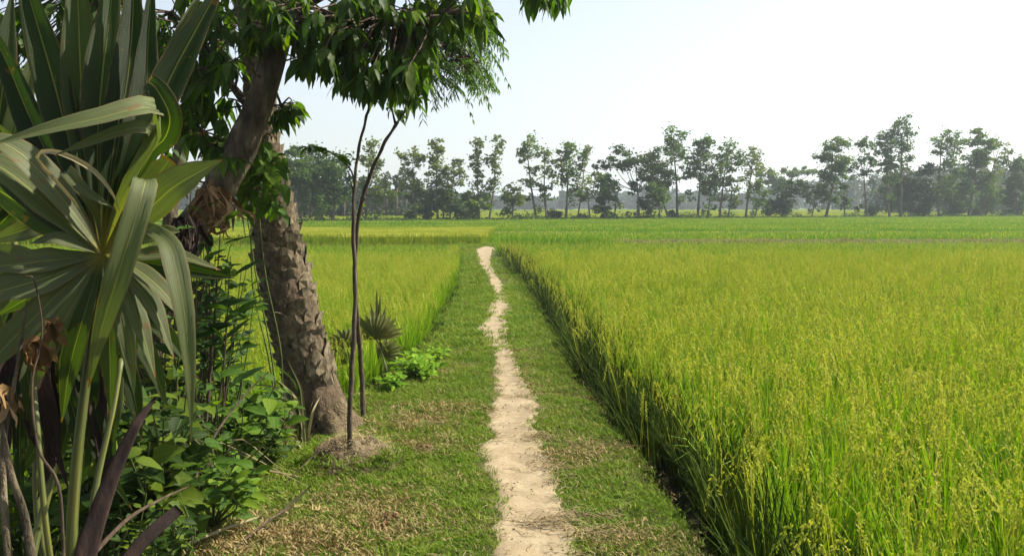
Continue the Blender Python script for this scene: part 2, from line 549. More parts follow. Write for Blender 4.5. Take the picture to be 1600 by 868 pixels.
def XL0(y):
    y = np.asarray(y, dtype=float)
    t = np.clip((y - 6.6) / 0.8, 0, 1)
    t = t * t * (3 - 2 * t)
    near = -1.85 + 0.12 * np.sin(y * 1.7)
    return near * (1 - t) + XLf(np.maximum(y, 7.3)) * t


def wob(x, y, s=1.0):
    return (np.sin(x * 3.1 * s + 1.3 * np.sin(y * 2.3 * s)) + np.sin(y * 2.7 * s + 1.7 * np.sin(x * 1.9 * s) + 2.0) + 0.6 * np.sin(x * 7.3 * s - y * 5.1 * s) + 0.5 * np.sin(y * 11.0 * s + x * 6.0 * s)) / 3.1


def sstep(a, b, x):
    t = np.clip((x - a) / (b - a), 0, 1)
    return t * t * (3 - 2 * t)


LOW = -0.36


def H(x, y):
    x = np.asarray(x, dtype=float); y = np.asarray(y, dtype=float)
    w = 0.05 * wob(x * 0, y, 1.6) + 0.03 * wob(x * 0 + 3, y, 4.1)
    sr = XR0(y) + w - x
    sl = x - XL0(y) - w
    b = sstep(-0.17, 0.10, sr) * sstep(-0.45, 0.12, sl) * sstep(-0.5, 0.1, 34.0 - y)
    z = LOW + b * (0.36 + 0.012 * wob(x, y, 1.0) + 0.008 * wob(x, y, 3.7))
    # the path is trodden a little lower
    pc = 0.5 * (PLf(y) + PRf(y))
    z = z - 0.012 * b * np.exp(-((x - pc) / 0.16) ** 2)
    # field banks beyond
    def ridge(z, cy, wd, top, m):
        r = np.exp(-((y - cy) / wd) ** 2) * m
        return np.maximum(z, LOW + (top - LOW) * r)
    z = ridge(z, 36.2 + 0.02 * x, 0.55, 0.14, sstep(1.5, 3.5, x))
    z = ridge(z, 34.6 + 0.05 * x, 0.6, 0.0, sstep(-2.2, -1.2, x) * sstep(5.0, 3.0, x))
    z = ridge(z, 49.0 + 0.03 * x, 0.7, 0.12, 1.0)
    # bank of the tree row: nearer on the left, farther to the right
    yb = 84 + 0.42 * x
    z = ridge(z, np.clip(yb, 60, 140), 2.2, 0.15, 1.0)
    z = z + np.where(y > 60, 0.05 * wob(x * .1, y * .1), 0)
    return z


def Hs(x, y):
    return float(H(x, y))


def build_ground():
    xs = np.concatenate([-np.geomspace(900, 4.0, 46), np.arange(-3.9, -3.0, 0.12), np.arange(-3.0, 1.7, 0.045), np.arange(1.7, 3.0, 0.15), np.geomspace(3.0, 900, 46)])
    ys = np.concatenate([-np.geomspace(60, 0.6, 12), np.arange(-0.5, 2.0, 0.15), np.arange(2.0, 10, 0.05), np.arange(10, 20, 0.12), np.arange(20, 38, 0.2), np.arange(38, 60, 0.5), np.geomspace(60, 150, 60), np.geomspace(155, 2500, 24)])
    X, Y = np.meshgrid(xs, ys)
    Z = H(X, Y)
    v = np.stack([X, Y, Z], -1).reshape(-1, 3)
    nx, ny = len(xs), len(ys)
    i = np.arange(nx - 1)[None, :] + nx * np.arange(ny - 1)[:, None]
    f = np.stack([i, i + 1, i + nx + 1, i + nx], -1).reshape(-1, 4)
    me = bpy.data.meshes.new('ground')
    me.from_pydata(v.tolist(), [], f.tolist())
    me.polygons.foreach_set('use_smooth', [True] * len(me.polygons))
    me.materials.append(M['soil'])
    o = bpy.data.objects.new('ground', me)
    COL.objects.link(o)
    tag(o, 'flat paddy land with a raised grassy bank between the rice fields', kind='structure')


def build_path():
    ys = np.concatenate([np.arange(0.5, 12, 0.035), np.arange(12, 34.0, 0.1)])
    mb_v, mb_f = [], []
    nc = 13
    for i, y in enumerate(ys):
        l = float(PLf(y)) + 0.02 * math.sin(y * 19) + 0.018 * noise.noise((y * 9, 0, 0)) + 0.03 * noise.noise((y * 3.1, 5, 0))
        r = float(PRf(y)) + 0.02 * math.sin(y * 23 + 1) + 0.018 * noise.noise((y * 9, 7, 0)) + 0.03 * noise.noise((y * 3.3, 9, 0))
        l -= 0.025; r += 0.03
        wmin = 0.15 + 0.05 * min(1, max(0, (y - 14) / 10))
        if r - l < wmin: l, r = (l + r - wmin) / 2, (l + r + wmin) / 2
        for k in range(nc):
            t = k / (nc - 1)
            x = l + (r - l) * t
            e = min(t, 1 - t) * 2
            lump = 0.006 * noise.noise((x * 7, y * 7, 0)) + 0.004 * noise.noise((x * 22, y * 30, 1)) - 0.004 * (noise.noise((x * 4, y * 11, 3)) > 0.25)
            mb_v.append((x, y, Hs(x, y) + (0.010 + lump) * min(1, e * 6) - 0.006 * (1 - min(1, e * 6))))
    for i in range(len(ys) - 1):
        for k in range(nc - 1):
            a = i * nc + k
            mb_f.append((a, a + 1, a + nc + 1, a + nc))
    me = bpy.data.meshes.new('footpath')
    me.from_pydata(mb_v, [], mb_f)
    me.polygons.foreach_set('use_smooth', [True] * len(me.polygons))
    me.materials.append(M['path'])
    o = bpy.data.objects.new('footpath', me)
    COL.objects.link(o)
    tag(o, 'pale trodden earth footpath running along the grassy bank', kind='structure')


build_ground()
build_path()


# ------------------------------------------------------------------ masses of small plants (stuff)
def variants(name, meshes):
    c = bpy.data.collections.new(name)
    for i, me in enumerate(meshes):
        o = bpy.data.objects.new('%s_source.%03d' % (name, i), me)
        c.objects.link(o)
    return c


def scatter(name, pts, coll, nvar, label, smin=0.9, smax=1.1, tilt=0.0, lean=None, zs=None, rot4=False):
    n = len(pts)
    g = np.random.default_rng(len(name) * 7 + n)
    me = bpy.data.meshes.new(name)
    me.vertices.add(n)
    me.vertices.foreach_set('co', np.asarray(pts, dtype=np.float32).ravel())
    rot = np.zeros((n, 3), dtype=np.float32)
    rot[:, 2] = (g.integers(0, 4, n) * (math.pi / 2)) if rot4 else g.uniform(0, 2 * math.pi, n)
    rot[:, 0] = g.normal(0, 1, n) * tilt
    rot[:, 1] = g.normal(0, 1, n) * tilt
    s = g.uniform(smin, smax, n)[:, None] * np.ones(3)
    if zs is not None: s[:, 2] *= zs
    a = me.attributes.new('rot', 'FLOAT_VECTOR', 'POINT'); a.data.foreach_set('vector', rot.ravel())
    a = me.attributes.new('scl', 'FLOAT_VECTOR', 'POINT'); a.data.foreach_set('vector', s.astype(np.float32).ravel())
    a = me.attributes.new('pick', 'INT', 'POINT'); a.data.foreach_set('value', g.integers(0, nvar, n).astype(np.int32))
    o = bpy.data.objects.new(name, me)
    COL.objects.link(o)
    gname = 'scatter_' + coll.name
    ng = bpy.data.node_groups.get(gname)
    if ng is None:
        ng = bpy.data.node_groups.new(gname, 'GeometryNodeTree')
        ng.interface.new_socket('Geometry', in_out='INPUT', socket_type='NodeSocketGeometry')
        ng.interface.new_socket('Geometry', in_out='OUTPUT', socket_type='NodeSocketGeometry')
        N = ng.nodes
        gi = N.new('NodeGroupInput'); go = N.new('NodeGroupOutput')
        ip = N.new('GeometryNodeInstanceOnPoints')
        ci = N.new('GeometryNodeCollectionInfo')
        ci.inputs[0].default_value = coll
        ci.inputs[1].default_value = True
        ci.inputs[2].default_value = True
        ip.inputs['Pick Instance'].default_value = True

        def attr(nm, dt):
            q = N.new('GeometryNodeInputNamedAttribute'); q.data_type = dt
            q.inputs[0].default_value = nm
            return [x for x in q.outputs if x.enabled and x.name == 'Attribute'][0]
        L = ng.links
        L.new(gi.outputs[0], ip.inputs['Points'])
        L.new(ci.outputs[0], ip.inputs['Instance'])
        L.new(attr('pick', 'INT'), ip.inputs['Instance Index'])
        e2r = N.new('FunctionNodeEulerToRotation')
        L.new(attr('rot', 'FLOAT_VECTOR'), e2r.inputs[0])
        L.new(e2r.outputs[0], ip.inputs['Rotation'])
        L.new(attr('scl', 'FLOAT_VECTOR'), ip.inputs['Scale'])
        L.new(ip.outputs[0], go.inputs[0])
    md = o.modifiers.new('scatter', 'NODES')
    md.node_group = ng
    return tag(o, label, kind='stuff')


def blade(mb, x, y, z, az_, h, lean, w, segs=4, droop=0.0):
    """upright grass blade starting at x,y,z and bending over"""
    pts, ws = [], []
    dx, dy = math.cos(az_), math.sin(az_)
    for i in range(segs + 1):
        t = i / segs
        o_ = lean * t ** 1.7
        zz = h * (t - droop * t ** 4)
        pts.append((x + dx * o_, y + dy * o_, z + zz))
        ws.append(w * (1 - t ** 2.2) + 0.0006)
    a = rng.uniform(0, 6.28)
    ribbon(mb, pts, ws, (-dx + 0.4 * math.cos(a), -dy + 0.4 * math.sin(a), 0.35), mid=False)


def ear(mb, x, y, z, az_, h, reach, size=1.0):
    """arching stalk with a nodding ear of grains"""
    dx, dy = math.cos(az_), math.sin(az_)
    P = []
    n = 13
    for i in range(n):
        t = i / (n - 1)
        o_ = reach * t ** 1.6
        zz = h * (1 - (1 - min(t / 0.68, 1)) ** 1.6) if t < 0.68 else h - (t - 0.68) ** 1.6 * 0.75 * size
        P.append(Vector((x + dx * o_, y + dy * o_, z + zz)))
    ribbon(mb, P[::2] if n % 2 else P, [0.0028] * len(P[::2]), (-dx, -dy, 0.3), mid=False)
    # grains along the last part
    for k in range(26):
        t = 0.50 + 0.50 * k / 25
        q = t * (n - 1); i = min(int(q), n - 2)
        p = P[i].lerp(P[i + 1], q - i)
        tg = (P[i + 1] - P[i]).normalized()
        a = rng.uniform(0, 6.28)
        off = Vector((math.cos(a), math.sin(a), -0.4)) * 0.7 + tg * 0.9
        off.normalize()
        L = rng.uniform(0.013, 0.024) * size
        sd_ = off.cross(Vector((rng.uniform(-1, 1), rng.uniform(-1, 1), rng.uniform(-1, 1)))).normalized() * 0.0042 * size
        mb.add([p, p + off * L * 0.5 + sd_, p + off * L, p + off * L * 0.5 - sd_], [(0, 1, 2, 3)])


def hill_mesh(i, leafm, top, ears=6, leaves=22, w=0.010, arch=0.0):
    mb, me_ = MB(), MB()
    for k in range(leaves):
        a = rng.uniform(0, 6.28); r = rng.uniform(0, 0.045)
        blade(mb, math.cos(a) * r, math.sin(a) * r, 0, a + rng.uniform(-.6, .6), top * rng.uniform(0.58, 1.08), rng.uniform(0.04, 0.30) + arch * rng.random(), w * rng.uniform(0.7, 1.25), 4, rng.choice([0, 0.05, 0.15, 0.3, 0.42 + arch]))
    for k in range(ears):
        a = rng.uniform(0, 6.28); r = rng.uniform(0, 0.04)
        ear(me_, math.cos(a) * r, math.sin(a) * r, 0, a + rng.uniform(-.8, .8), top * rng.uniform(0.88, 1.06), rng.uniform(0.08, 0.20), rng.uniform(0.8, 1.15))
    n = len(mb.f)
    mb.add(me_.v, me_.f)
    me = mb.mesh('rice_hill', leafm, True)
    me.materials.append(M['rice_ear'])
    mi = np.zeros(len(me.polygons), dtype=np.int32); mi[n:] = 1
    me.polygons.foreach_set('material_index', mi)
    return me


def patch_mesh(size, leafm, top, n, w, earw=0.0):
    """a square of crop seen from afar: every blade real, ears as short yellow blades"""
    mb, me_ = MB(), MB()
    for k in range(n):
        x, y = rng.uniform(-size / 2, size / 2), rng.uniform(-size / 2, size / 2)
        a = rng.uniform(0, 6.28)
        blade(mb, x, y, 0, a, top * rng.uniform(0.75, 1.05), rng.uniform(0.05, 0.2), w * rng.uniform(.7, 1.3), 2)
    for k in range(int(n * earw)):
        x, y = rng.uniform(-size / 2, size / 2), rng.uniform(-size / 2, size / 2)
        a = rng.uniform(0, 6.28)
        blade(me_, x, y, top * 0.8, a, top * 0.26, rng.uniform(0.03, 0.12), w * 0.9, 2, 0.3)
    k = len(mb.f)
    mb.add(me_.v, me_.f)
    me = mb.mesh('crop_patch', leafm, True)
    me.materials.append(M['rice_ear'])
    mi = np.zeros(len(me.polygons), dtype=np.int32); mi[k:] = 1
    me.polygons.foreach_set('material_index', mi)
    return me


NV = 7
V_rice = variants('rice_hill', [hill_mesh(i, M['rice_leaf'], 0.80, 6, 32, 0.0125) for i in range(NV)])
V_edge = variants('rice_edge_hill', [hill_mesh(i, M['rice_shade_tint'], 0.76, 3, 44, 0.011, 0.10) for i in range(5)])
V_young = variants('young_rice_hill', [hill_mesh(i, M['rice_young'], 0.66, 1, 22, 0.013) for i in range(5)])
V_pyoung = variants('young_crop', [patch_mesh(2.0, M['rice_young'], 0.58, 900, 0.028, 0.05) for i in range(4)])
V_pripe = variants('ripe_crop', [patch_mesh(2.0, M['rice_ripe'], 0.75, 900, 0.028, 0.9) for i in range(4)])
V_pfar = variants('far_crop', [patch_mesh(5.0, M['rice_young'], 0.7, 1500, 0.07, 0.35) for i in range(3)])

npr = np.random.default_rng(5)


def inview(x, y, m=3.0):
    return (np.abs(x) < 0.60 * np.maximum(y, 0) + m)


def grid(x0, x1, y0, y1, s, jit, row=True):
    X, Y = np.meshgrid(np.arange(x0, x1, s), np.arange(y0, y1, s))
    X = X.ravel() + npr.uniform(-jit, jit, X.size); Y = Y.ravel() + npr.uniform(-jit, jit, Y.size)
    return X, Y


def pts3(X, Y, z=None):
    Z = H(X, Y) if z is None else np.full(X.shape, z)
    return np.stack([X, Y, Z], -1)


def rice():
    # right hand field, near
    X, Y = grid(-1.2, 24, -0.6, 35.4, 0.195, 0.06)
    e = X - XR0(Y) - 0.06 * wob(Y * 0, Y, 1.3)
    k = (e > 0.20 - 0.12 * (Y > 20)) & inview(X, Y, 2.2)
    X, Y, e = X[k], Y[k], e[k]
    young = (Y + 0.8 * wob(X, Y, 0.5) > 21 + 0.03 * X)
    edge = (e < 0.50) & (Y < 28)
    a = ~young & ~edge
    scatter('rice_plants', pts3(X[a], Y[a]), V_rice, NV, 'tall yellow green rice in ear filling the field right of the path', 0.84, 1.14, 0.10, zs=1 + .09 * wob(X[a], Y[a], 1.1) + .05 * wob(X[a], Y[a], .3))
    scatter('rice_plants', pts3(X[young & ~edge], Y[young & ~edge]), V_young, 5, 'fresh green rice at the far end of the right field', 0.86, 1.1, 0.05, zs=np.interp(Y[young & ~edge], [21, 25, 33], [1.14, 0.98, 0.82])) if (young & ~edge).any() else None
    scatter('rice_plants', pts3(X[edge], Y[edge]), V_edge, 5, 'outer rows of rice along the ditch right of the path, shade painted into the leaf colour', 0.85, 1.15, 0.12)
    # left hand field
    X, Y = grid(-26, 2.2, 3.2, 37.2, 0.19, 0.06)
    XLv = XL0(Y)
    k = (X < XLv - 0.16 + 0.08 * wob(Y * 0, Y, 1.2)) & ((Y > 7.2) | (X < -2.7)) & inview(X, Y, 2.0)
    k |= (Y > 35.2) & (X < 2.2)
    X, Y = X[k], Y[k]
    young = (Y + 0.8 * wob(X, Y, 0.4) > 24)
    scatter('rice_plants', pts3(X[~young], Y[~young]), V_rice, NV, 'yellow green rice in ear in the field left of the path', 0.70, 0.9, 0.06)
    scatter('rice_plants', pts3(X[young], Y[young]), V_young, 5, 'short fresh green rice at the far end of the left field', 0.8, 1.0, 0.05, zs=np.interp(Y[young], [24, 28, 35], [1.0, 0.75, 0.66]))
    # fields beyond, in two metre squares
    def far(x0f, x1f, y0, y1, coll, nv, label, s=2.0, zs=None):
        X, Y = np.meshgrid(np.arange(-130, 150, s), np.arange(y0, y1, s))
        X = X.ravel().astype(float); Y = Y.ravel().astype(float)
        yy = Y + 0.03 * X
        k = inview(X, Y, 6) & (X > x0f(Y)) & (X < x1f(Y))
        X, Y = X[k], yy[k]
        scatter('rice_plants', pts3(X, Y, LOW), coll, nv, label, 1.0, 1.04, 0.0, zs=zs, rot4=True)
    big = 500
    far(lambda y: y * 0 - big, lambda y: y * 0 - 0.8, 37.4, 48.0, V_pripe, 4, 'strip of ripening yellow rice beyond the left field')
    far(lambda y: y * 0 - 0.5, lambda y: y * 0 + big, 38.2, 48.0, V_pyoung, 4, 'strip of short green rice beyond the right field')
    far(lambda y: y * 0 - big, lambda y: y * 0 - 0.8, 51.0, 66.0, V_pyoung, 4, 'thin green crop strip in front of the left tree row')
    far(lambda y: y * 0 - 0.5, lambda y: y * 0 + big, 51.0, 66.0, V_pyoung, 4, 'broad green crop strip in front of the right tree row', zs=1.05)

    def far2(cond, y0, y1, label, coll=V_pfar, nv=3, s=5.0, zs=None):
        X, Y = np.meshgrid(np.arange(-130, 190, s), np.arange(y0, y1, s))
        X = X.ravel().astype(float); Y = Y.ravel().astype(float)
        k = inview(X, Y, 10) & cond(X, Y)
        scatter('rice_plants', pts3(X[k], Y[k], LOW), coll, nv, label, 1.0, 1.05, 0.0, zs=zs, rot4=True)
    bank = lambda X: np.clip(84 + 0.42 * X, 60, 140)
    far2(lambda X, Y: (Y < bank(X) - 2.5) & (Y > 67 + 0.03 * X), 66, 140, 'last green crop strip before the tree row', V_pyoung, 4, 2.0, 1.1)
    far2(lambda X, Y: (Y > bank(X) + 4), 60, 230, 'yellow green fields seen between the trunks of the tree row')


rice()


def turf_mesh(rad, n, h, w, m, flat=0.0):
    mb = MB()
    for k in range(n):
        a = rng.uniform(0, 6.28); r = rad * math.sqrt(rng.random())
        hh = h * rng.uniform(0.5, 1.25)
        blade(mb, math.cos(a) * r, math.sin(a) * r, -0.004, rng.uniform(0, 6.28), hh * (1 - flat * rng.random()), hh * rng.uniform(0.4, 1.5), w * rng.uniform(.7, 1.3), 2)
    return mb.mesh('turf', m, True)


def turf():
    V_t = variants('turf', [turf_mesh(0.11, 85, 0.034, 0.0055, M['turf'], 0.5) for i in range(6)])
    V_d = variants('dry_turf', [turf_mesh(0.12, 45, 0.022, 0.0045, M['turf_dry'], 0.8) for i in range(4)])
    V_g = variants('coarse_turf', [turf_mesh(0.30, 120, 0.07, 0.012, M['turf'], 0.3) for i in range(4)])
    V_r = variants('rank_grass', [turf_mesh(0.13, 36, 0.16, 0.008, M['rice_shade_tint'], 0.2) for i in range(5)])

    def bankpts(y0, y1, s, m=0.06):
        X, Y = grid(-3.3, 1.6, y0, y1, s, s * 0.5)
        k = (X < XR0(Y) + 0.05 + 0.05 * wob(X * 0, Y, 3)) & (X > XL0(Y) - 0.30)
        ew = 0.035 * wob(X, Y, 5.0)
        inpath = (X > PLf(Y) - 0.035 - ew) & (X < PRf(Y) + 0.04 + ew)
        narrow = (PRf(Y) - PLf(Y)) < 0.22
        keep = ~inpath | (npr.random(X.shape) < np.where(narrow, 0.012, 0.004))
        return X[k & keep], Y[k & keep]
    X, Y = bankpts(2.4, 9.5, 0.062)
    d = wob(X * 0.9, Y * 0.9, 1.3) + 0.7 * wob(X + 4, Y, 3.1)
    keep = npr.random(X.shape) < np.clip(1.0 - 0.33 * (d > 0.30) - 0.30 * (d > 0.7), 0.2, 1)
    scatter('turf_grass', pts3(X[keep], Y[keep]), V_t, 6, 'short cropped green turf on the bank beside the near path', 0.62, 1.05, 0.12)
    k2 = (npr.random(X.shape) < np.clip(0.10 + 0.4 * (d > 0.30) + 0.4 * (d > 0.7), 0, 1))
    scatter('dry_grass', pts3(X[k2], Y[k2]), V_d, 4, 'dry straw coloured grass patches among the turf', 0.8, 1.4, 0.15)
    DP = [gp(*q) for q in ((655, 662), (640, 700), (400, 845), (470, 858), (330, 850), (540, 850), (610, 812), (960, 845), (915, 712), (700, 640), (560, 790))]
    xx = np.concatenate([p.x + npr.normal(0, .14, 34) for p in DP]); yy = np.concatenate([p.y + npr.normal(0, .12, 34) for p in DP])
    k3 = ~((xx > PLf(yy)) & (xx < PRf(yy))) & (xx < XR0(yy) - 0.05)
    scatter('dry_grass', pts3(xx[k3], yy[k3]) + np.array([0, 0, .012]), V_d, 4, 'brown worn patches of dead grass on the turf', 0.9, 1.5, 0.2)
    X, Y = bankpts(9.5, 17, 0.11)
    scatter('turf_grass', pts3(X, Y), V_t, 6, 'green turf on the middle stretch of the bank', 1.2, 1.7, 0.1)
    X, Y = bankpts(17, 34.4, 0.2)
    kk = (X < PLf(Y) - 0.20) | (X > PRf(Y) + 0.20)
    X, Y = X[kk], Y[kk]
    scatter('turf_grass', pts3(X, Y), V_g, 4, 'green turf on the far stretch of the bank', 0.7, 1.1, 0.1)
    # rank grass on the bank's flanks
    Y = npr.uniform(1.5, 30, 500); e = npr.uniform(0.0, 0.2, Y.shape)
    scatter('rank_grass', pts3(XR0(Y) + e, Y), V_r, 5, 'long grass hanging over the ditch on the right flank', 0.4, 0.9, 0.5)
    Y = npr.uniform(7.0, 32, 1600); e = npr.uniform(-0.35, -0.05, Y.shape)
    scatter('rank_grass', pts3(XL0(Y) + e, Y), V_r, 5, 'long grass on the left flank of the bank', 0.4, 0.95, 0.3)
    Y = npr.uniform(2.5, 7.3, 900); X = npr.uniform(-3.6, -1.6, Y.shape)
    scatter('rank_grass', pts3(X, Y), V_r, 5, 'long shaded grass under the shrubs', 0.4, 1.0, 0.3)
    # grass on the cross banks
    X = npr.uniform(1.5, 26, 1000); Y = 36.2 + 0.02 * X + npr.normal(0, 0.5, X.shape)
    scatter('dry_grass', pts3(X, Y), V_d, 4, 'dry grass along the low bank across the right field', 1.5, 3.0, 0.2)
    X = npr.uniform(-2.2, 4.5, 1400); Y = 34.6 + 0.05 * X + npr.normal(0, 0.5, X.shape)
    scatter('turf_grass', pts3(X, Y), V_g, 4, 'turf where the bank turns at its far end', 0.6, 1.0, 0.1)


turf()


def litter():
    mb = MB()
    def stalk(x, y, L, a, w):
        p0 = Vector((x, y, Hs(x, y) + 0.012 + rng.random() * 0.008))
        d = Vector((math.cos(a), math.sin(a), 0))
        c = d.cross(Vector((0, 0, 1))) * rng.uniform(-0.3, 0.3) * L
        pts = []
        for i in range(5):
            t = i / 4
            q = p0 + d * L * t + c * t * (1 - t) * 2
            q.z = Hs(q.x, q.y) + 0.014 + 0.02 * math.sin(t * 3.14) * rng.random()
            pts.append(q)
        ribbon(mb, pts, [w * 0.7, w, w, w * 0.8, w * 0.3], (0.1, 0, 1), fold=0.5)
    for k in range(900):
        y = 2.6 + 8 * rng.random() ** 1.4
        pl, pr = float(PLf(y)), float(PRf(y))
        side = rng.random()
        if side < 0.42: x = pr + rng.gauss(0, 0.06)
        elif side < 0.68: x = pl + rng.gauss(0, 0.05)
        else: x = rng.uniform(pl - 0.9, pr + 0.4)
        stalk(x, y, rng.uniform(0.03, 0.13), rng.gauss(0, 0.7), rng.uniform(0.0025, 0.006))
    # heaps of trodden straw across the path
    for (px, py, n) in ((830, 685, 60), (850, 815, 110), (905, 810, 60), (860, 730, 50), (800, 620, 30), (650, 665, 70), (655, 705, 70), (610, 825, 50), (930, 838, 70), (830, 640, 30)):
        c = gp(px, py)
        for k in range(n):
            stalk(c.x + rng.gauss(0, 0.10), c.y + rng.gauss(0, 0.045), rng.uniform(0.03, 0.16), rng.gauss(0, 0.5), rng.uniform(0.0025, 0.0055))
    tag(mb.build('straw_litter', M['straw'], smooth=False), 'bits of dry straw and stalks strewn on the path and turf', kind='stuff')
    mb2 = MB()
    for k in range(260):
        y = 2.8 + 9 * rng.random() ** 1.3
        x = rng.uniform(float(PLf(y)) - 0.1, float(PRf(y)) + 0.12)
        r = rng.uniform(0.0025, 0.006)
        p = Vector((x, y, Hs(x, y) + 0.010 + r * 0.4))
        vs = [p + Vector((rng.uniform(.6, 1) * r * a, rng.uniform(.6, 1) * r * b, rng.uniform(.4, .8) * r * c)) for a in (-1, 1) for b in (-1, 1) for c in (-1, 1)]
        mb2.add(vs, [(0, 1, 3, 2), (4, 6, 7, 5), (0, 4, 5, 1), (2, 3, 7, 6), (0, 2, 6, 4), (1, 5, 7, 3)])
    tag(mb2.build('earth_crumbs', M['path'], smooth=False), 'small crumbs of earth lying on the footpath', kind='stuff')


litter()


# ------------------------------------------------------------------ the row of trees beyond the fields
def bank_depth(px):
    """camera depth of the tree row's bank at photo column px"""
    d = 84.0
    for _ in range(12):
        x = (px - 800) / F * d
        d = 0.5 * d + 0.5 * min(max(84 + 0.42 * x, 60), 140)
    return d


def leaf_cloud(mb, c, rad, n, size, flat=1.0):
    """n small leaf faces through a clump, denser toward its shell, uneven outline"""
    c = Vector(c)
    ph = rng.uniform(0, 50)
    for k in range(n):
        while True:
            u = Vector((rng.uniform(-1, 1), rng.uniform(-1, 1), rng.uniform(-1, 1)))
            if 0.05 < u.length < 1: break
        u = u.normalized() * (u.length ** 0.55)
        sc = 1 + 0.45 * noise.noise(u * 1.7 + Vector((ph, 0, 0)))
        p = c + Vector((u.x * rad[0], u.y * rad[1], u.z * rad[2])) * sc
        a = Vector((rng.gauss(0, 1), rng.gauss(0, 1), rng.gauss(0, 0.7))).normalized()
        b = a.cross(Vector((rng.gauss(0, 1), rng.gauss(0, 1), rng.gauss(0, 1)))).normalized()
        s = size * rng.uniform(0.6, 1.4)
        a = a * s
        b = b * s * 0.55
        mb.add([p - a, p - b, p + a, p + b], [(0, 1, 2, 3)])


def rv0(s):
    return Vector((rng.gauss(0, s), rng.gauss(0, s), rng.gauss(0, s)))


def row_tree(name, label, cat, base, top_of_trunk, blobs, m, trunk_r=0.14, d=None, extra_limbs=(), group='trees of the row beyond the fields', leaf=0.15, dens=1.8, ddepth=0.0, fine=1.0, ztop=None):
    """base: (px, py) of the foot; top_of_trunk: (px, py); blobs: (px, py, rx, ry) clumps in photo pixels at the tree's distance"""
    bx, by = base
    dd = (d or bank_depth(bx)) + ddepth
    foot = at(bx, by, dd)
    foot.z = max(Hs(foot.x, foot.y), -0.3) - 0.05
    root = thing(name, label, cat, foot, group)
    mpp = dd / F
    crown = MB()
    trunk = MB()
    tt = at(top_of_trunk[0], top_of_trunk[1], dd)
    mid = foot.lerp(tt, 0.5) + Vector((rng.gauss(0, 0.12), rng.gauss(0, 0.12), 0)) * (tt - foot).length * 0.12
    P = catmull([foot, mid, tt], 12)
    tube(trunk, P, [trunk_r * (1.25 if i == 0 else 1) * (1 - 0.72 * i / 11) for i in range(12)], 7, 0.15, fs=2)
    tr = trunk
    for (cx, cy_, rx, ry) in blobs:
        c0 = at(cx, cy_, dd)
        # limb from the trunk to the clump
        k = 3 + int(6 * rng.random())
        best = min(range(3, 12), key=lambda i: (Vector(P[i]) - c0).length + (0.6 if P[i][2] > c0.z - 0.2 else 0) * 3)
        s = Vector(P[best])
        if (c0 - s).length > 0.3:
            m1 = s.lerp(c0, 0.5) + Vector((0, rng.gauss(0, 0.1), -0.10 * (c0 - s).length))
            L = catmull([s, m1, c0], 6)
            r0 = trunk_r * 0.42
            tube(tr, L, [r0 * (1 - 0.8 * i / 5) for i in range(6)], 5)
        # several sub clumps make the outline uneven
        vol = (rx * mpp) * (ry * mpp)
        rx, ry = rx * 1.1, ry * 1.35
        ns = max(4, int(4 + vol * 4.2))
        for j in range(ns):
            while True:
                u = Vector((rng.uniform(-1, 1), rng.uniform(-1, 1), rng.uniform(-1, 1)))
                if u.length < 1: break
            u *= 1.0
            cc = c0 + Vector((u.x * rx * mpp, u.y * rx * mpp, u.z * ry * mpp))
            rr = rng.uniform(0.22, 0.55) * min(rx, ry * 1.3) * mpp
            rr = max(rr, 0.28)
            leaf_cloud(crown, cc, (rr * 1.15, rr * 1.15, rr * rng.uniform(0.6, 0.85)), int(dens * fine * (22 + 120 * rr * rr)), leaf)
            leaf_cloud(crown, cc + rv0(0.3 * rr), (rr * 2.0, rr * 2.0, rr * 1.5), int(dens * fine * (8 + 34 * rr * rr)), leaf * 0.9)
            if rng.random() < 0.6:
                tube(tr, [c0, c0.lerp(cc, 0.6), cc], [0.035, 0.025, 0.012], 4, cap=False)
    # loose leafy shoots down the stem
    for j in range(5):
        i = rng.randrange(2, 11)
        cc = Vector(P[i]) + rv0(0.35 + 0.05 * (tt - foot).length)
        cc.z = max(cc.z, foot.z + 0.5)
        rr = rng.uniform(.3, .62)
        leaf_cloud(crown, cc, (rr, rr, rr * .8), int(26 * fine * dens + 8), leaf)
        tube(tr, [P[i], cc], [0.03, 0.01], 4, cap=False)
    trunk.build('trunk', M['far_bark'], root)
    crown.build('crown', M[m], root, smooth=False)
    return root


def column(cx, y0, y1, w0, w1, n, jit=0.35):
    """blobs stacked up a tall sparse crown"""
    out = []
    for i in range(n):
        t = i / max(1, n - 1)
        w = w0 + (w1 - w0) * t
        out.append((cx + rng.uniform(-1, 1) * w * jit, y0 + (y1 - y0) * t, w * rng.uniform(.7, 1.1), abs(y1 - y0) / n * rng.uniform(0.6, 0.85)))
    return out


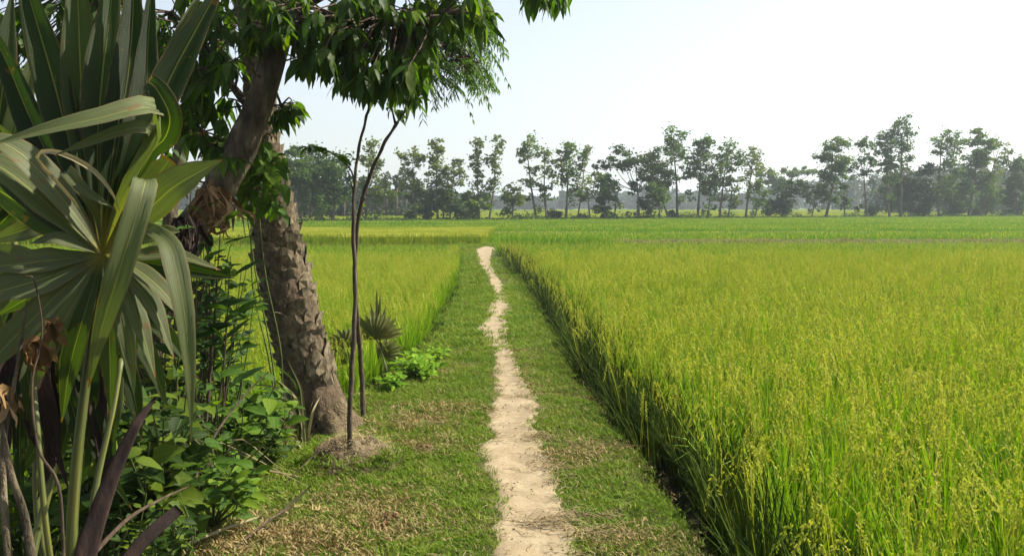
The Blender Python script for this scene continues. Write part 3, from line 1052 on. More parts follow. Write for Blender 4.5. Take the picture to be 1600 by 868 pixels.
def tree_row():
    T = row_tree
    # left dense group
    T('broadleaf_tree', 'dense dark tree farthest left in the row, right behind the leaning palm trunk', 'tree', (470, 353), (462, 262), [(452, 250, 20, 16), (470, 262, 22, 18), (448, 285, 20, 18), (478, 290, 20, 14), (462, 240, 14, 9)], 'far1', 0.16)
    T('broadleaf_tree', 'dark bushy tree left of the thin sapling, with a round top', 'tree', (483, 354), (490, 258), [(488, 246, 16, 12), (500, 262, 20, 14), (484, 282, 20, 14), (505, 290, 18, 14)], 'far1', 0.15, ddepth=3)
    T('broadleaf_tree', 'dark spreading tree just left of the two crossing saplings', 'tree', (520, 354), (522, 268), [(520, 258, 20, 11), (535, 272, 18, 12), (512, 285, 20, 14), (536, 296, 15, 12), (524, 312, 16, 10)], 'far1', 0.14)
    T('broadleaf_tree', 'low pale tree between the dark left group and the saplings', 'tree', (503, 353), (504, 310), [(504, 305, 14, 12), (492, 318, 10, 9), (515, 320, 10, 9)], 'far0', 0.10, ddepth=5)
    T('slender_tree', 'tall slender tree seen through the fork of the saplings', 'tree', (572, 353), (579, 240), [(580, 232, 17, 11), (572, 250, 14, 11), (590, 255, 10, 10), (580, 274, 13, 12), (570, 292, 10, 8), (586, 300, 9, 8)], 'far2', 0.11, dens=0.75)
    T('small_tree', 'small thin crowned tree right of the saplings', 'tree', (588, 352), (598, 300), [(600, 298, 12, 9), (590, 308, 10, 7), (612, 304, 8, 6)], 'far2', 0.09, dens=0.7)
    # slender trees, centre left
    T('slender_tree', 'slender tree with branches leaning out left', 'tree', (650, 348), (645, 255), [(648, 240, 12, 10), (634, 248, 10, 7), (657, 252, 8, 10), (626, 246, 7, 5), (642, 268, 9, 7), (636, 288, 9, 7), (650, 284, 6, 8)], 'far2', 0.11, dens=0.8)
    T('slender_tree', 'tallest slender tree of the left half, with a full column of leaves', 'tree', (684, 348), (683, 228), column(683, 222, 292, 12, 15, 8), 'far2', 0.12, dens=0.9)
    T('slender_tree', 'shorter slender tree leaning against the full leafy column', 'tree', (703, 347), (710, 262), [(712, 256, 11, 8), (706, 272, 12, 9), (720, 268, 8, 8), (712, 290, 10, 10)], 'far2', 0.09, dens=0.7)
    T('slender_tree', 'left one of the two thin twin trees with tufted tops', 'tree', (749, 348), (744, 232), [(744, 224, 11, 8), (742, 238, 10, 9), (746, 256, 9, 9), (744, 275, 8, 9), (748, 293, 8, 8)], 'far2', 0.10, dens=0.75)
    T('slender_tree', 'right one of the two thin twin trees, paler and more open', 'tree', (764, 348), (775, 232), [(776, 225, 10, 8), (774, 242, 14, 11), (772, 258, 14, 9), (770, 278, 10, 9), (768, 298, 8, 8)], 'far2', 0.10, dens=0.75)
    T('small_tree', 'low dark thicket tree beneath the tilted slender tree', 'tree', (664, 348), (662, 312), [(650, 305, 12, 9), (664, 312, 14, 12), (672, 328, 10, 9), (655, 330, 8, 8)], 'far1', 0.10, ddepth=1)
    T('small_tree', 'low dark tree beneath the full leafy column', 'tree', (693, 349), (694, 312), [(690, 305, 14, 9), (704, 312, 13, 11), (688, 325, 11, 9), (712, 325, 11, 10)], 'far1', 0.09)
    T('small_tree', 'low grey tree under the thin twin trees', 'tree', (733, 347), (738, 312), [(736, 310, 11, 8), (746, 318, 13, 9), (730, 325, 10, 8), (762, 318, 10, 8)], 'far0', 0.09)
    T('small_tree', 'low brownish tree standing alone in the middle of the row', 'tree', (800, 346), (803, 304), [(803, 296, 12, 8), (792, 306, 10, 8), (812, 308, 11, 8), (800, 318, 13, 8), (790, 330, 6, 5)], 'far2', 0.10, dens=0.8)
    # middle
    T('tall_tree', 'tall forked tree with a dark flat tuft, left of centre gap', 'tree', (838, 348), (824, 240), [(818, 228, 10, 9), (830, 226, 12, 10), (824, 243, 14, 8), (833, 262, 9, 7), (830, 285, 8, 7)], 'far0', 0.13, dens=0.9)
    T('tall_tree', 'tall open tree touching the dark flat tuft from the right', 'tree', (854, 347), (851, 248), [(850, 236, 12, 9), (858, 250, 10, 8), (852, 268, 12, 10), (862, 285, 10, 9), (848, 290, 8, 8), (856, 308, 8, 7)], 'far2', 0.11, dens=0.7)
    T('tall_tree', 'tall tree with the darkest oval crown in the middle of the row', 'tree', (884, 347), (885, 245), [(884, 230, 12, 8), (892, 240, 13, 11), (879, 250, 11, 12), (890, 264, 12, 9), (885, 280, 7, 7)], 'far0', 0.14, dens=1.1)
    T('slender_tree', 'bare looking tree with small tufts on one raised branch', 'tree', (902, 347), (914, 250), [(918, 234, 6, 5), (914, 246, 5, 6), (908, 262, 6, 6), (905, 280, 7, 7), (898, 296, 10, 9), (908, 300, 9, 8)], 'far2', 0.09, dens=0.7)
    T('small_tree', 'small twiggy brown tree beside the dark oval tree', 'tree', (922, 344), (918, 298), [(916, 290, 12, 9), (925, 302, 8, 8), (910, 305, 8, 8)], 'far2', 0.10, dens=0.55)
    T('small_tree', 'low tree filling the gap left of the umbrella crown', 'tree', (946, 342), (942, 290), [(938, 272, 12, 9), (948, 282, 12, 10), (938, 298, 12, 10), (950, 312, 10, 10), (940, 325, 10, 8)], 'far1', 0.11)
    T('slender_tree', 'thin sparse tree under the left tip of the umbrella crown', 'tree', (960, 342), (968, 285), [(966, 288, 8, 6), (960, 298, 8, 6)], 'far2', 0.08, dens=0.5)
    T('rain_tree', 'wide umbrella crowned tree with a forked trunk and layered dark foliage', 'tree', (998, 343), (997, 300), [(940, 262, 14, 4), (955, 253, 18, 6), (975, 258, 18, 9), (975, 236, 12, 9), (992, 250, 22, 12), (1015, 240, 20, 7), (1030, 252, 18, 9), (1002, 272, 16, 7), (985, 290, 12, 4), (1018, 278, 14, 9)], 'far3', 0.17, dens=1.2)
    T('broadleaf_tree', 'pale high crowned tree rising behind the umbrella crown', 'tree', (1058, 343), (1052, 232), [(1052, 212, 15, 9), (1042, 224, 15, 9), (1064, 226, 14, 10), (1050, 238, 20, 9), (1068, 246, 9, 8)], 'far0', 0.16, dens=0.85, ddepth=2)
    T('broadleaf_tree', 'tree with a long limb leaning left under the pale high crown', 'tree', (1045, 343), (1028, 290), [(1018, 268, 14, 8), (1035, 262, 14, 8), (1048, 272, 14, 10), (1030, 285, 14, 8), (1020, 300, 10, 8)], 'far3', 0.14)
    T('small_tree', 'small brown tree standing under the umbrella crown', 'tree', (1032, 344), (1028, 300), [(1026, 300, 14, 9), (1032, 312, 12, 7)], 'far0', 0.11, ddepth=-2)
    T('small_tree', 'tiny dark tree right beside the umbrella tree trunk', 'tree', (1010, 341), (1009, 320), [(1009, 316, 8, 5), (1005, 322, 5, 3)], 'far3', 0.07)
    T('broadleaf_tree', 'dark full tree with a lumpy top, third from the umbrella crown', 'tree', (1090, 343), (1095, 250), [(1108, 218, 12, 8), (1092, 224, 11, 9), (1100, 240, 20, 11), (1086, 256, 14, 12), (1108, 262, 15, 12), (1090, 280, 14, 8), (1074, 268, 10, 9)], 'far1', 0.15, dens=1.1)
    T('broadleaf_tree', 'slim trunked tree tucked under the dark lumpy crown', 'tree', (1106, 343), (1110, 280), [(1112, 278, 13, 9), (1104, 292, 10, 8)], 'far0', 0.10)
    T('broadleaf_tree', 'tree with a lighter yellowish crown right of the dark lumpy one', 'tree', (1124, 342), (1135, 250), [(1140, 232, 14, 9), (1130, 245, 15, 10), (1150, 248, 11, 11), (1138, 262, 18, 10), (1130, 280, 12, 9), (1146, 282, 10, 8)], 'far0', 0.13, dens=0.95)
    T('slender_tree', 'slim leaning tree with sparse leaves under the yellowish crown', 'tree', (1137, 342), (1143, 290), [(1144, 300, 11, 8), (1132, 310, 8, 8), (1150, 315, 7, 7)], 'far2', 0.09, dens=0.6)
    T('slender_tree', 'airy pale tree standing apart at the right of the centre group', 'tree', (1165, 343), (1177, 245), [(1180, 236, 13, 8), (1168, 248, 12, 9), (1190, 250, 11, 10), (1178, 264, 16, 9), (1168, 282, 11, 9), (1186, 284, 9, 8), (1172, 302, 8, 9)], 'far2', 0.13, dens=0.6)
    T('small_tree', 'low tree below the airy pale tree, on its right', 'tree', (1180, 340), (1188, 300), [(1188, 292, 12, 9), (1196, 305, 10, 8), (1182, 318, 8, 7)], 'far0', 0.09, dens=0.8)
    # right part
    T('rain_tree', 'hazy flat topped tree behind the gap right of the airy tree', 'tree', (1225, 336), (1230, 290), [(1210, 280, 20, 6), (1235, 270, 18, 5), (1255, 267, 20, 4), (1225, 290, 22, 7), (1200, 270, 14, 5), (1270, 268, 12, 3)], 'far0', 0.3, ddepth=55, leaf=0.28, fine=0.6)
    T('small_tree', 'dark bush like tree with a round shadowy foot', 'tree', (1222, 339), (1225, 300), [(1212, 326, 16, 9), (1230, 326, 16, 9), (1220, 305, 16, 9), (1240, 300, 14, 9), (1250, 288, 10, 8), (1228, 288, 12, 6), (1205, 318, 10, 8)], 'far3', 0.12, dens=1.2, ddepth=4)
    T('small_tree', 'small tree leaning left between the dark bush and the first tall right tree', 'tree', (1268, 337), (1276, 300), [(1268, 292, 12, 7), (1280, 300, 10, 7), (1262, 308, 10, 6)], 'far0', 0.09, dens=0.8)
    T('broadleaf_tree', 'full tree with a crown drawn out to a point on its left', 'tree', (1290, 339), (1308, 260), [(1282, 248, 12, 4), (1300, 245, 14, 7), (1318, 222, 12, 7), (1308, 232, 15, 8), (1305, 258, 20, 10), (1295, 276, 16, 8), (1320, 262, 12, 12), (1286, 295, 13, 10), (1298, 312, 9, 9)], 'far0', 0.15)
    T('slender_tree', 'straight bare trunked tree beside the pointed crown', 'tree', (1320, 339), (1320, 280), [(1322, 274, 10, 8), (1316, 290, 8, 6), (1324, 312, 8, 6)], 'far0', 0.10, dens=0.8)
    T('tall_tree', 'tree with a bending forked trunk and an open crown', 'tree', (1355, 341), (1350, 275), [(1352, 220, 11, 7), (1345, 232, 10, 8), (1358, 240, 10, 10), (1345, 255, 12, 7), (1362, 255, 9, 6), (1352, 272, 10, 6), (1330, 262, 10, 6)], 'far0', 0.17, dens=0.85)
    T('tall_tree', 'tallest tree of the whole row, with a bright knobbly top', 'tree', (1407, 340), (1408, 215), [(1414, 190, 12, 7), (1404, 200, 14, 9), (1420, 206, 11, 10), (1386, 210, 12, 8), (1400, 222, 18, 10), (1382, 228, 11, 10), (1416, 228, 12, 9), (1405, 248, 18, 8)], 'far0', 0.17, dens=0.95)
    T('tall_tree', 'slim trunk holding the left shoulder of the tallest crown', 'tree', (1390, 340), (1384, 240), [(1384, 240, 13, 8), (1392, 256, 14, 8), (1380, 262, 8, 6)], 'far0', 0.12)
    T('broadleaf_tree', 'broad dark tree mass filling the space under the tallest tree', 'tree', (1425, 340), (1420, 290), [(1395, 290, 20, 16), (1420, 280, 20, 14), (1440, 272, 18, 9), (1430, 300, 24, 16), (1400, 315, 20, 14), (1445, 312, 16, 14), (1452, 260, 12, 6)], 'far3', 0.2, dens=1.1, ddepth=2)
    T('tall_tree', 'tall tree with a broad top right of the dark mass', 'tree', (1467, 339), (1470, 240), [(1484, 212, 14, 8), (1470, 222, 13, 8), (1496, 222, 12, 9), (1482, 234, 20, 9), (1462, 234, 12, 6), (1478, 255, 15, 10), (1492, 270, 12, 10), (1474, 285, 14, 10)], 'far0', 0.16, dens=0.95)
    T('tall_tree', 'pointed tall tree near the right end of the row', 'tree', (1513, 338), (1528, 225), [(1532, 206, 9, 7), (1528, 220, 13, 9), (1540, 228, 11, 9), (1522, 240, 16, 9), (1535, 252, 16, 9), (1515, 265, 14, 10), (1530, 285, 18, 12), (1508, 300, 14, 12)], 'far0', 0.16)
    T('tall_tree', 'open crowned tree right of the pointed one, its branches held out', 'tree', (1530, 338), (1555, 250), [(1565, 222, 13, 5), (1552, 228, 10, 6), (1570, 236, 9, 5), (1556, 250, 12, 6), (1545, 275, 13, 10), (1555, 295, 12, 10)], 'far2', 0.14, dens=0.75)
    T('broadleaf_tree', 'dark tree at the very right end of the row', 'tree', (1588, 339), (1585, 270), [(1575, 252, 16, 6), (1595, 256, 14, 8), (1588, 275, 16, 12), (1600, 295, 14, 14), (1575, 300, 14, 12), (1590, 318, 14, 10)], 'far1', 0.16)
    T('broadleaf_tree', 'low full tree between the broad topped and the pointed tree', 'tree', (1485, 339), (1488, 300), [(1485, 300, 18, 12), (1470, 312, 12, 12), (1500, 315, 16, 12)], 'far1', 0.13, ddepth=8)
    T('broadleaf_tree', 'low full tree under the open crown at the right', 'tree', (1550, 338), (1550, 305), [(1545, 300, 18, 10), (1562, 310, 16, 12), (1538, 318, 14, 10)], 'far0', 0.13, ddepth=8)
    # bushes along the bank
    for (px, py, w, h, lab) in ((868, 336, 16, 9, 'dark round bush under the dark oval tree'), (905, 338, 12, 6, 'low bush right of the dark oval tree'),
                                (948, 338, 14, 7, 'low dark bush left of the umbrella tree trunk'), (1050, 335, 9, 8, 'dark bush at the foot of the trunk cluster'),
                                (1360, 330, 14, 9, 'brownish bush behind the forked trunk'), (1440, 330, 14, 8, 'dark bush under the broad dark mass'), (1495, 331, 18, 7, 'long low bush right of the dark mass'),
                                (1200, 330, 8, 9, 'small pale bush beside the dark bush like tree'), (1530, 333, 12, 5, 'flat bush near the right end of the row'), (1572, 333, 14, 6, 'flat bush before the last dark tree'),
                                (640, 338, 9, 8, 'small bush below the tilted slender tree'), (720, 338, 12, 9, 'dark bush between the leafy column and the twin trees')):
        d = bank_depth(px) + 1
        foot = at(px, py, d); foot.z = max(Hs(foot.x, foot.y), -0.1)
        r = thing('bush', lab, 'bush', foot, 'bushes on the bank of the tree row')
        mb, st = MB(), MB()
        mpp = d / F
        for j in range(6):
            q = at(px + rng.uniform(-.6, .6) * w, py + rng.uniform(-.5, .4) * h, d + rng.uniform(-.4, .4))
            leaf_cloud(mb, q, (w * mpp * .5, w * mpp * .5, h * mpp * .6), 110, 0.12)
            tube(st, [foot, foot.lerp(q, 0.6) + Vector((0, 0, .05)), q], [0.04, 0.03, 0.01], 4, cap=False)
        mb.build('foliage', M['far3'], r, smooth=False)
        st.build('stem', M['far_bark'], r)


tree_row()


def bank_scrub():
    """weeds and scrub along the bank, and the hazy wood far behind: masses nobody could count"""
    mb = MB()
    for k in range(620):
        px = rng.uniform(425, 1640)
        d = bank_depth(px) + rng.gauss(0, 0.9)
        x = (px - 800) / F * d
        h = rng.uniform(0.12, 0.5) * (1.5 if noise.noise((px * .02, 0, 0)) > 0.05 else 0.6)
        leaf_cloud(mb, (x, d, Hs(x, d) + h * 0.4), (rng.uniform(0.4, 1.1), 0.5, h * 0.7), 26, 0.10)
    tag(mb.build('scrub', M['far1'], smooth=False), 'low dark weeds and scrub along the bank under the tree row', kind='stuff')
    mb = MB()
    tb = MB()
    # outline of the far wood: (px, top py)
    prof = [(-150, 280), (380, 290), (470, 285), (560, 292), (600, 300), (640, 300), (700, 298), (760, 305), (830, 308), (900, 303), (960, 300), (1040, 298), (1100, 300), (1160, 300), (1230, 290), (1300, 282), (1380, 275), (1450, 268), (1520, 262), (1580, 258), (1700, 255)]
    xs = [p[0] for p in prof]; ys = [p[1] for p in prof]
    px = -150
    while px < 1690:
        top = float(np.interp(px, xs, ys)) + rng.uniform(-4, 6)
        near = px < 640 or px > 1280
        d = rng.uniform(230, 300) if near else rng.uniform(330, 430)
        mpp = d / F
        x = (px - 800) * mpp
        hgt = (320 - top) * mpp + 1.9
        w = rng.uniform(9, 16) * mpp
        y = math.sqrt(max(d * d - 0, 1))
        n = 5
        for j in range(n):
            z = LOW + hgt * (0.18 + 0.75 * j / (n - 1))
            leaf_cloud(mb, (x + rng.uniform(-.3, .3) * w, y + rng.uniform(-4, 4), z), (w * (1.0 - 0.35 * (j / (n - 1)) ** 2), w * 0.8, hgt * 0.17), 150, 0.5 * d / 300)
        if rng.random() < 0.7:
            tube(tb, [(x, y - 3, LOW), (x + .2, y - 3, hgt * 0.7)], [0.3, 0.15], 5)
        px += rng.uniform(7, 12)
    px = 395
    while px < 1640:
        if 655 < px < 1370: px = 1370
        top = 268 + rng.uniform(0, 34) if px < 655 else 262 + rng.uniform(0, 45) + max(0, (1300 - px) * .25)
        d = bank_depth(px) * 1.35 + rng.uniform(-8, 22)
        mpp = d / F; x = (px - 800) * mpp; hgt = (320 - top) * mpp + 1.9; w = rng.uniform(9, 15) * mpp
        for j in range(5):
            leaf_cloud(mb, (x + rng.uniform(-.6, .6) * w, d + rng.uniform(-2, 2), LOW + hgt * (.2 + .72 * j / 4)), (w * (1.1 - .5 * j / 4), w, hgt * .16), 130, .22)
        tube(tb, [(x, d - 1.5, LOW), (x + .2, d - 1.5, hgt * .7)], [.15, .08], 5)
        px += rng.uniform(9, 16)
    tag(mb.build('far_wood', M['wood_far'], smooth=False), 'continuous hazy wood closing the horizon far behind the tree row', kind='stuff')
    tag(tb.build('far_trunks', M['far_bark']), 'trunks of the hazy far wood', kind='stuff')


bank_scrub()


def haze():
    mb = MB()
    x0, x1, y0, y1, z0, z1 = -1200, 1200, -120, 2700, -2.5, 40
    V = [(x, y, z) for x in (x0, x1) for y in (y0, y1) for z in (z0, z1)]
    mb.add(V, [(0, 1, 3, 2), (4, 6, 7, 5), (0, 4, 5, 1), (2, 3, 7, 6), (0, 2, 6, 4), (1, 5, 7, 3)])
    def b(nt, out):
        v = nd(nt, 'ShaderNodeVolumePrincipled')
        v.inputs['Color'].default_value = (0.80, 0.92, 1.0, 1)
        v.inputs['Density'].default_value = HAZE
        v.inputs['Anisotropy'].default_value = 0.3
        nt.links.new(v.outputs[0], out.inputs['Volume'])
    o = mb.build('haze', mat('haze_air', b), smooth=False)
    tag(o, 'thin pale morning haze over the whole plain', kind='stuff')


HAZE = 0.00065
haze()


# ------------------------------------------------------------------ leaf meshes shared by many leaves
def leaf_mesh(name, m, L=1.0, W=0.45, shape='ovate', n=8, droop=0.25, fold=0.25, wave=0.0, stalk=0.12):
    """leaf of length 1 along +Y, face up +Z, with a short stalk"""
    mb = MB()
    pts, ws = [], []
    for i in range(n + 1):
        t = i / n
        if shape == 'ovate': w = (math.sin(math.pi * min(1, t ** 0.72)) ** 0.85) * (1 - 0.25 * t)
        elif shape == 'lance': w = math.sin(math.pi * t ** 0.85) ** 0.9
        elif shape == 'heart': w = min(1, (t * 5) ** 0.5) * (1 - t ** 2.0) ** 0.75 * (1 if t < 1 else 0)
        else: w = math.sin(math.pi * t)
        pts.append((0, stalk + L * (1 - stalk) * t, -droop * t * t + 0.02 * math.sin(t * 9) * wave))
        ws.append(max(W * w, 0.012))
    ribbon(mb, pts, ws, (0, 0, 1), fold=fold, wave=wave * 0.25, wf=2.4)
    if stalk > 0:
        ribbon(mb, [(0, 0, 0), (0, stalk * 1.02, 0)], [0.02, 0.016], (0, 0, 1), fold=-0.5)
    return mb.mesh(name, m, True)


LM = {}
for key, mm, W, sh in (('tree', 'tree_leaf', 0.34, 'ovate'), ('shrub', 'shrub', 0.62, 'ovate'), ('vine', 'vine', 0.50, 'heart'), ('weed', 'weed', 0.6, 'ovate'), ('narrow', 'narrow', 0.17, 'lance'), ('sap', 'vine', 0.40, 'ovate')):
    LM[key] = [leaf_mesh('leaf', M[mm], 1.0, W * rng.uniform(.85, 1.15), sh, 7, rng.uniform(0.05, 0.45), rng.uniform(0.05, 0.5), rng.uniform(0, 1.0)) for i in range(5)]


def add_leaf_to(mb, me, m4):
    """bake a shared leaf mesh into a joined mesh"""
    vs = [m4 @ v.co for v in me.vertices]
    uvl = me.uv_layers[0].data
    uvv = {}
    for lp in me.loops: uvv[lp.vertex_index] = tuple(uvl[lp.index].uv)
    mb.add(vs, [tuple(p.vertices) for p in me.polygons], [uvv.get(i, (0.5, 0.5)) for i in range(len(vs))])


class Leaves:
    """collects leaf placements; the largest in the photo become parts, the rest one joined part"""
    def __init__(s, root, keys, limit=290):
        s.root, s.keys, s.limit, s.items = root, keys, limit, []

    def put(s, pos, direc, normal, size, sx=1.0):
        s.items.append((rng.choice(s.keys), frame(pos, direc, normal, size, sx), Vector(pos), size))

    def flush(s, matname='leaf'):
        def score(it):
            p = it[2] - CAM
            d = p.dot(FWD)
            if d < 0.3: return 0
            px = 800 + p.x / d * F; py = 434 - p.dot(UPV) / d * F
            vis = 1.0 if (-10 < px < 1610 and -10 < py < 878) else 0.01
            return vis * it[3] / d
        s.items.sort(key=score, reverse=True)
        for me, m4, p, z in s.items[:s.limit]:
            inst('leaf', me, m4, s.root)
        rest = s.items[s.limit:]
        if rest:
            mb = MB()
            for me, m4, p, z in rest: add_leaf_to(mb, me, m4)
            o = mb.build('foliage', rest[0][0].materials[0], s.root)
            o['kind'] = 'stuff'


def rv(s=1.0):
    return Vector((rng.gauss(0, s), rng.gauss(0, s), rng.gauss(0, s)))


# ------------------------------------------------------------------ the leaning date palm
def date_palm():
    foot = gp(508, 668, 0.0)
    d0 = (foot - CAM).dot(FWD)
    root = thing('date_palm', 'leaning date palm with a rough knobbly trunk of old leaf bases', 'palm tree', foot)
    ctl = [(514, 690, 0.0, .22), (504, 655, 0, .20), (488, 600, 0, .175), (470, 540, 0, .170), (452, 470, .02, .172), (438, 400, .05, .165), (428, 330, .1, .135), (421, 265, .15, .10), (414, 210, .2, .095), (404, 120, .3, .10), (396, 20, .4, .11), (388, -80, .5, .12), (384, -150, .55, .12)]
    P = catmull([at(x, y, d0 + dd) for x, y, dd, r in ctl], 90)
    rr = np.interp(np.linspace(0, len(ctl) - 1, 90), range(len(ctl)), [c[3] for c in ctl])
    mb = MB()
    tube(mb, P, rr * 0.95, 22, 0.22, fs=7)
    tr = mb.build('trunk', M['palm_bark'], root)
    # flared foot of roots and soil
    mb = MB()
    ft = catmull([Vector(foot) + Vector((0.02, 0, -0.12)), Vector(foot) + Vector((0.0, 0, 0.02)), Vector(P[6])], 10)
    tube(mb, ft, [.29, .27, .25, .235, .225, .218, .212, .206, .20, .19], 34, 0.30, fs=16)
    mb.build('root_flare', M['clod'], root)
    # old leaf bases in spirals: real scales standing proud of the trunk
    scales = []
    for v in range(4):
        sb = MB()
        w, h, t = 0.60, 0.60, 0.27
        j = lambda a=0.05: rng.uniform(-a, a)
        V = [(-w + j(), -h, 0), (w + j(), -h, 0), (w * 1.02 + j(), 0.05 + j(), 0.02), (0.55 * w + j(), h * 0.8 + j(), t * 0.9 + j()), (j(), h + j(), t * 1.15 + j()), (-0.55 * w + j(), h * 0.8 + j(), t * .9 + j()), (-w * 1.02 + j(), .05 + j(), .02),
             (0, -h * .55, t * 0.45), (0.45 * w + j(), 0.1 + j(), t * 0.75 + j()), (-.45 * w + j(), .1 + j(), t * .75 + j()), (0.4 * w, h * 0.55, -0.1), (-0.4 * w, h * 0.55, -0.1)]
        Fc = [(0, 1, 7), (1, 2, 8, 7), (2, 3, 8), (3, 4, 9, 8), (4, 5, 9), (5, 6, 9), (6, 0, 7, 9), (7, 8, 9), (3, 2, 10), (4, 3, 10, 11), (5, 4, 11), (6, 5, 11)]
        sb.add(V, Fc)
        scales.append(sb.mesh('leaf_base', M['palm_scale'], False))
    # walk up the trunk
    seglen = np.linalg.norm(np.diff(P, axis=0), axis=1)
    cum = np.concatenate([[0], np.cumsum(seglen)])
    s = 0.42
    k = 0
    items = []
    stuffmb = MB()
    while s < cum[-1] - 0.1:
        i = int(np.searchsorted(cum, s)) - 1
        i = max(0, min(i, len(P) - 2))
        u = (s - cum[i]) / seglen[i]
        c = Vector(P[i] * (1 - u) + P[i + 1] * u)
        r = float(rr[i]) * 0.93
        tg = Vector(P[i + 1] - P[i]).normalized()
        a = tg.cross(Vector((0, 1, 0))).normalized(); b = tg.cross(a)
        th = k * R(137.508) + rng.gauss(0, 0.05)
        nrm = a * math.cos(th) + b * math.sin(th)
        size = 0.118 * (0.6 + 2.2 * r) * rng.uniform(0.78, 1.2)
        m4 = frame(c + nrm * r, tg + nrm * rng.uniform(0.06, 0.34) + rv(0.06), nrm + rv(0.1), size, rng.uniform(0.85, 1.2))
        front = nrm.dot((CAM - c).normalized())
        items.append((front + (0 if s < 3.6 else -2), m4))
        s += 0.0092 * (0.7 + 1.5 * (0.17 / max(r, 0.08)) * 0.3)
        k += 1
    items.sort(key=lambda q: -q[0])
    for q, (f_, m4) in enumerate(items):
        me = scales[q % 4]
        if q < 290: inst('leaf_base', me, m4, root)
        else: add_leaf_to(stuffmb, me, m4)
    o = stuffmb.build('leaf_bases', M['palm_scale'], root, smooth=False); o['kind'] = 'stuff'
    # fibres hanging between scales
    fb = MB()
    for q in range(500):
        i = rng.randrange(6, 80)
        c = Vector(P[i]); tg = Vector(P[min(i + 1, 89)] - P[i]).normalized()
        a = tg.cross(Vector((0, 1, 0))).normalized(); b = tg.cross(a)
        th = rng.uniform(0, 6.28); nrm = a * math.cos(th) + b * math.sin(th)
        p = c + nrm * float(rr[i]) * 1.02
        e = p + nrm * rng.uniform(0.02, 0.05) + Vector((0, 0, -rng.uniform(0.0, 0.06))) + rv(0.012)
        ribbon(fb, [p, p.lerp(e, .5) + nrm * .012, e], [0.004, 0.003, 0.001], nrm, mid=False)
    fb.build('fibre', M['palm_bark'], root)['kind'] = 'stuff'
    # crown of pinnate fronds, mostly above the picture
    top = Vector(P[-1])
    fr = [(-1.0, -0.2, 0.35, 1.9), (-0.9, -0.9, 0.5, 1.8), (-0.5, 0.8, 0.5, 1.9), (0.3, -0.9, 0.8, 1.7), (0.9, 0.3, 0.7, 1.7), (0.6, 0.9, 0.6, 1.9), (-0.3, -0.4, 1.2, 1.8), (0.5, -0.2, 1.3, 1.8), (-1.0, 0.4, 0.6, 2.1), (0.1, 1.0, 0.9, 1.9), (-0.8, 0.1, 0.9, 2.0),
          (0.42, -0.15, -0.15, 1.15), (-1.1, -0.45, 0.1, 1.9), (-1.0, 0.7, 0.2, 2.0), (0.75, -0.3, 0.1, 1.2)]
    for (x, y, z, L) in fr:
        d = Vector((x, y, z)).normalized()
        ctl2 = [top, top + d * L * 0.4 + Vector((0, 0, 0.12 * L)), top + d * L * 0.75 + Vector((0, 0, 0.02)), top + d * L * 0.95 + Vector((0, 0, -0.38 * L))]
        C = catmull(ctl2, 30)
        mb = MB()
        tube(mb, C[::3], [0.022 * (1 - 0.85 * i / 9) for i in range(10)], 5)
        fo = mb.build('frond', M['petiole'] if z > .2 else M['dry_frond'], root)
        lb = MB()
        for i in range(4, 29):
            tg = Vector(C[i + 1] - C[i]).normalized() if i < 29 else Vector(C[i] - C[i - 1]).normalized()
            side = tg.cross(Vector((0, 0, 1))).normalized()
            for sgn in (-1, 1):
                for h in (0, 0.5):
                    p = Vector(C[i]).lerp(Vector(C[min(i + 1, 29)]), h)
                    dr = (tg * 0.75 + side * sgn * 0.8 + Vector((0, 0, rng.uniform(-0.1, 0.25)))).normalized()
                    LL = 0.34 * math.sin(math.pi * (0.15 + 0.8 * (i / 30))) + 0.05
                    ribbon(lb, [p, p + dr * LL * .5, p + dr * LL + Vector((0, 0, -0.05))], [0.014, 0.018, 0.002], Vector((0, 0, 1)) + rv(.2), fold=.4)
        lb.build('leaflets', M['frond'] if z > 0.2 else M['dry_frond'], fo)['kind'] = 'stuff'
    return root


date_palm()


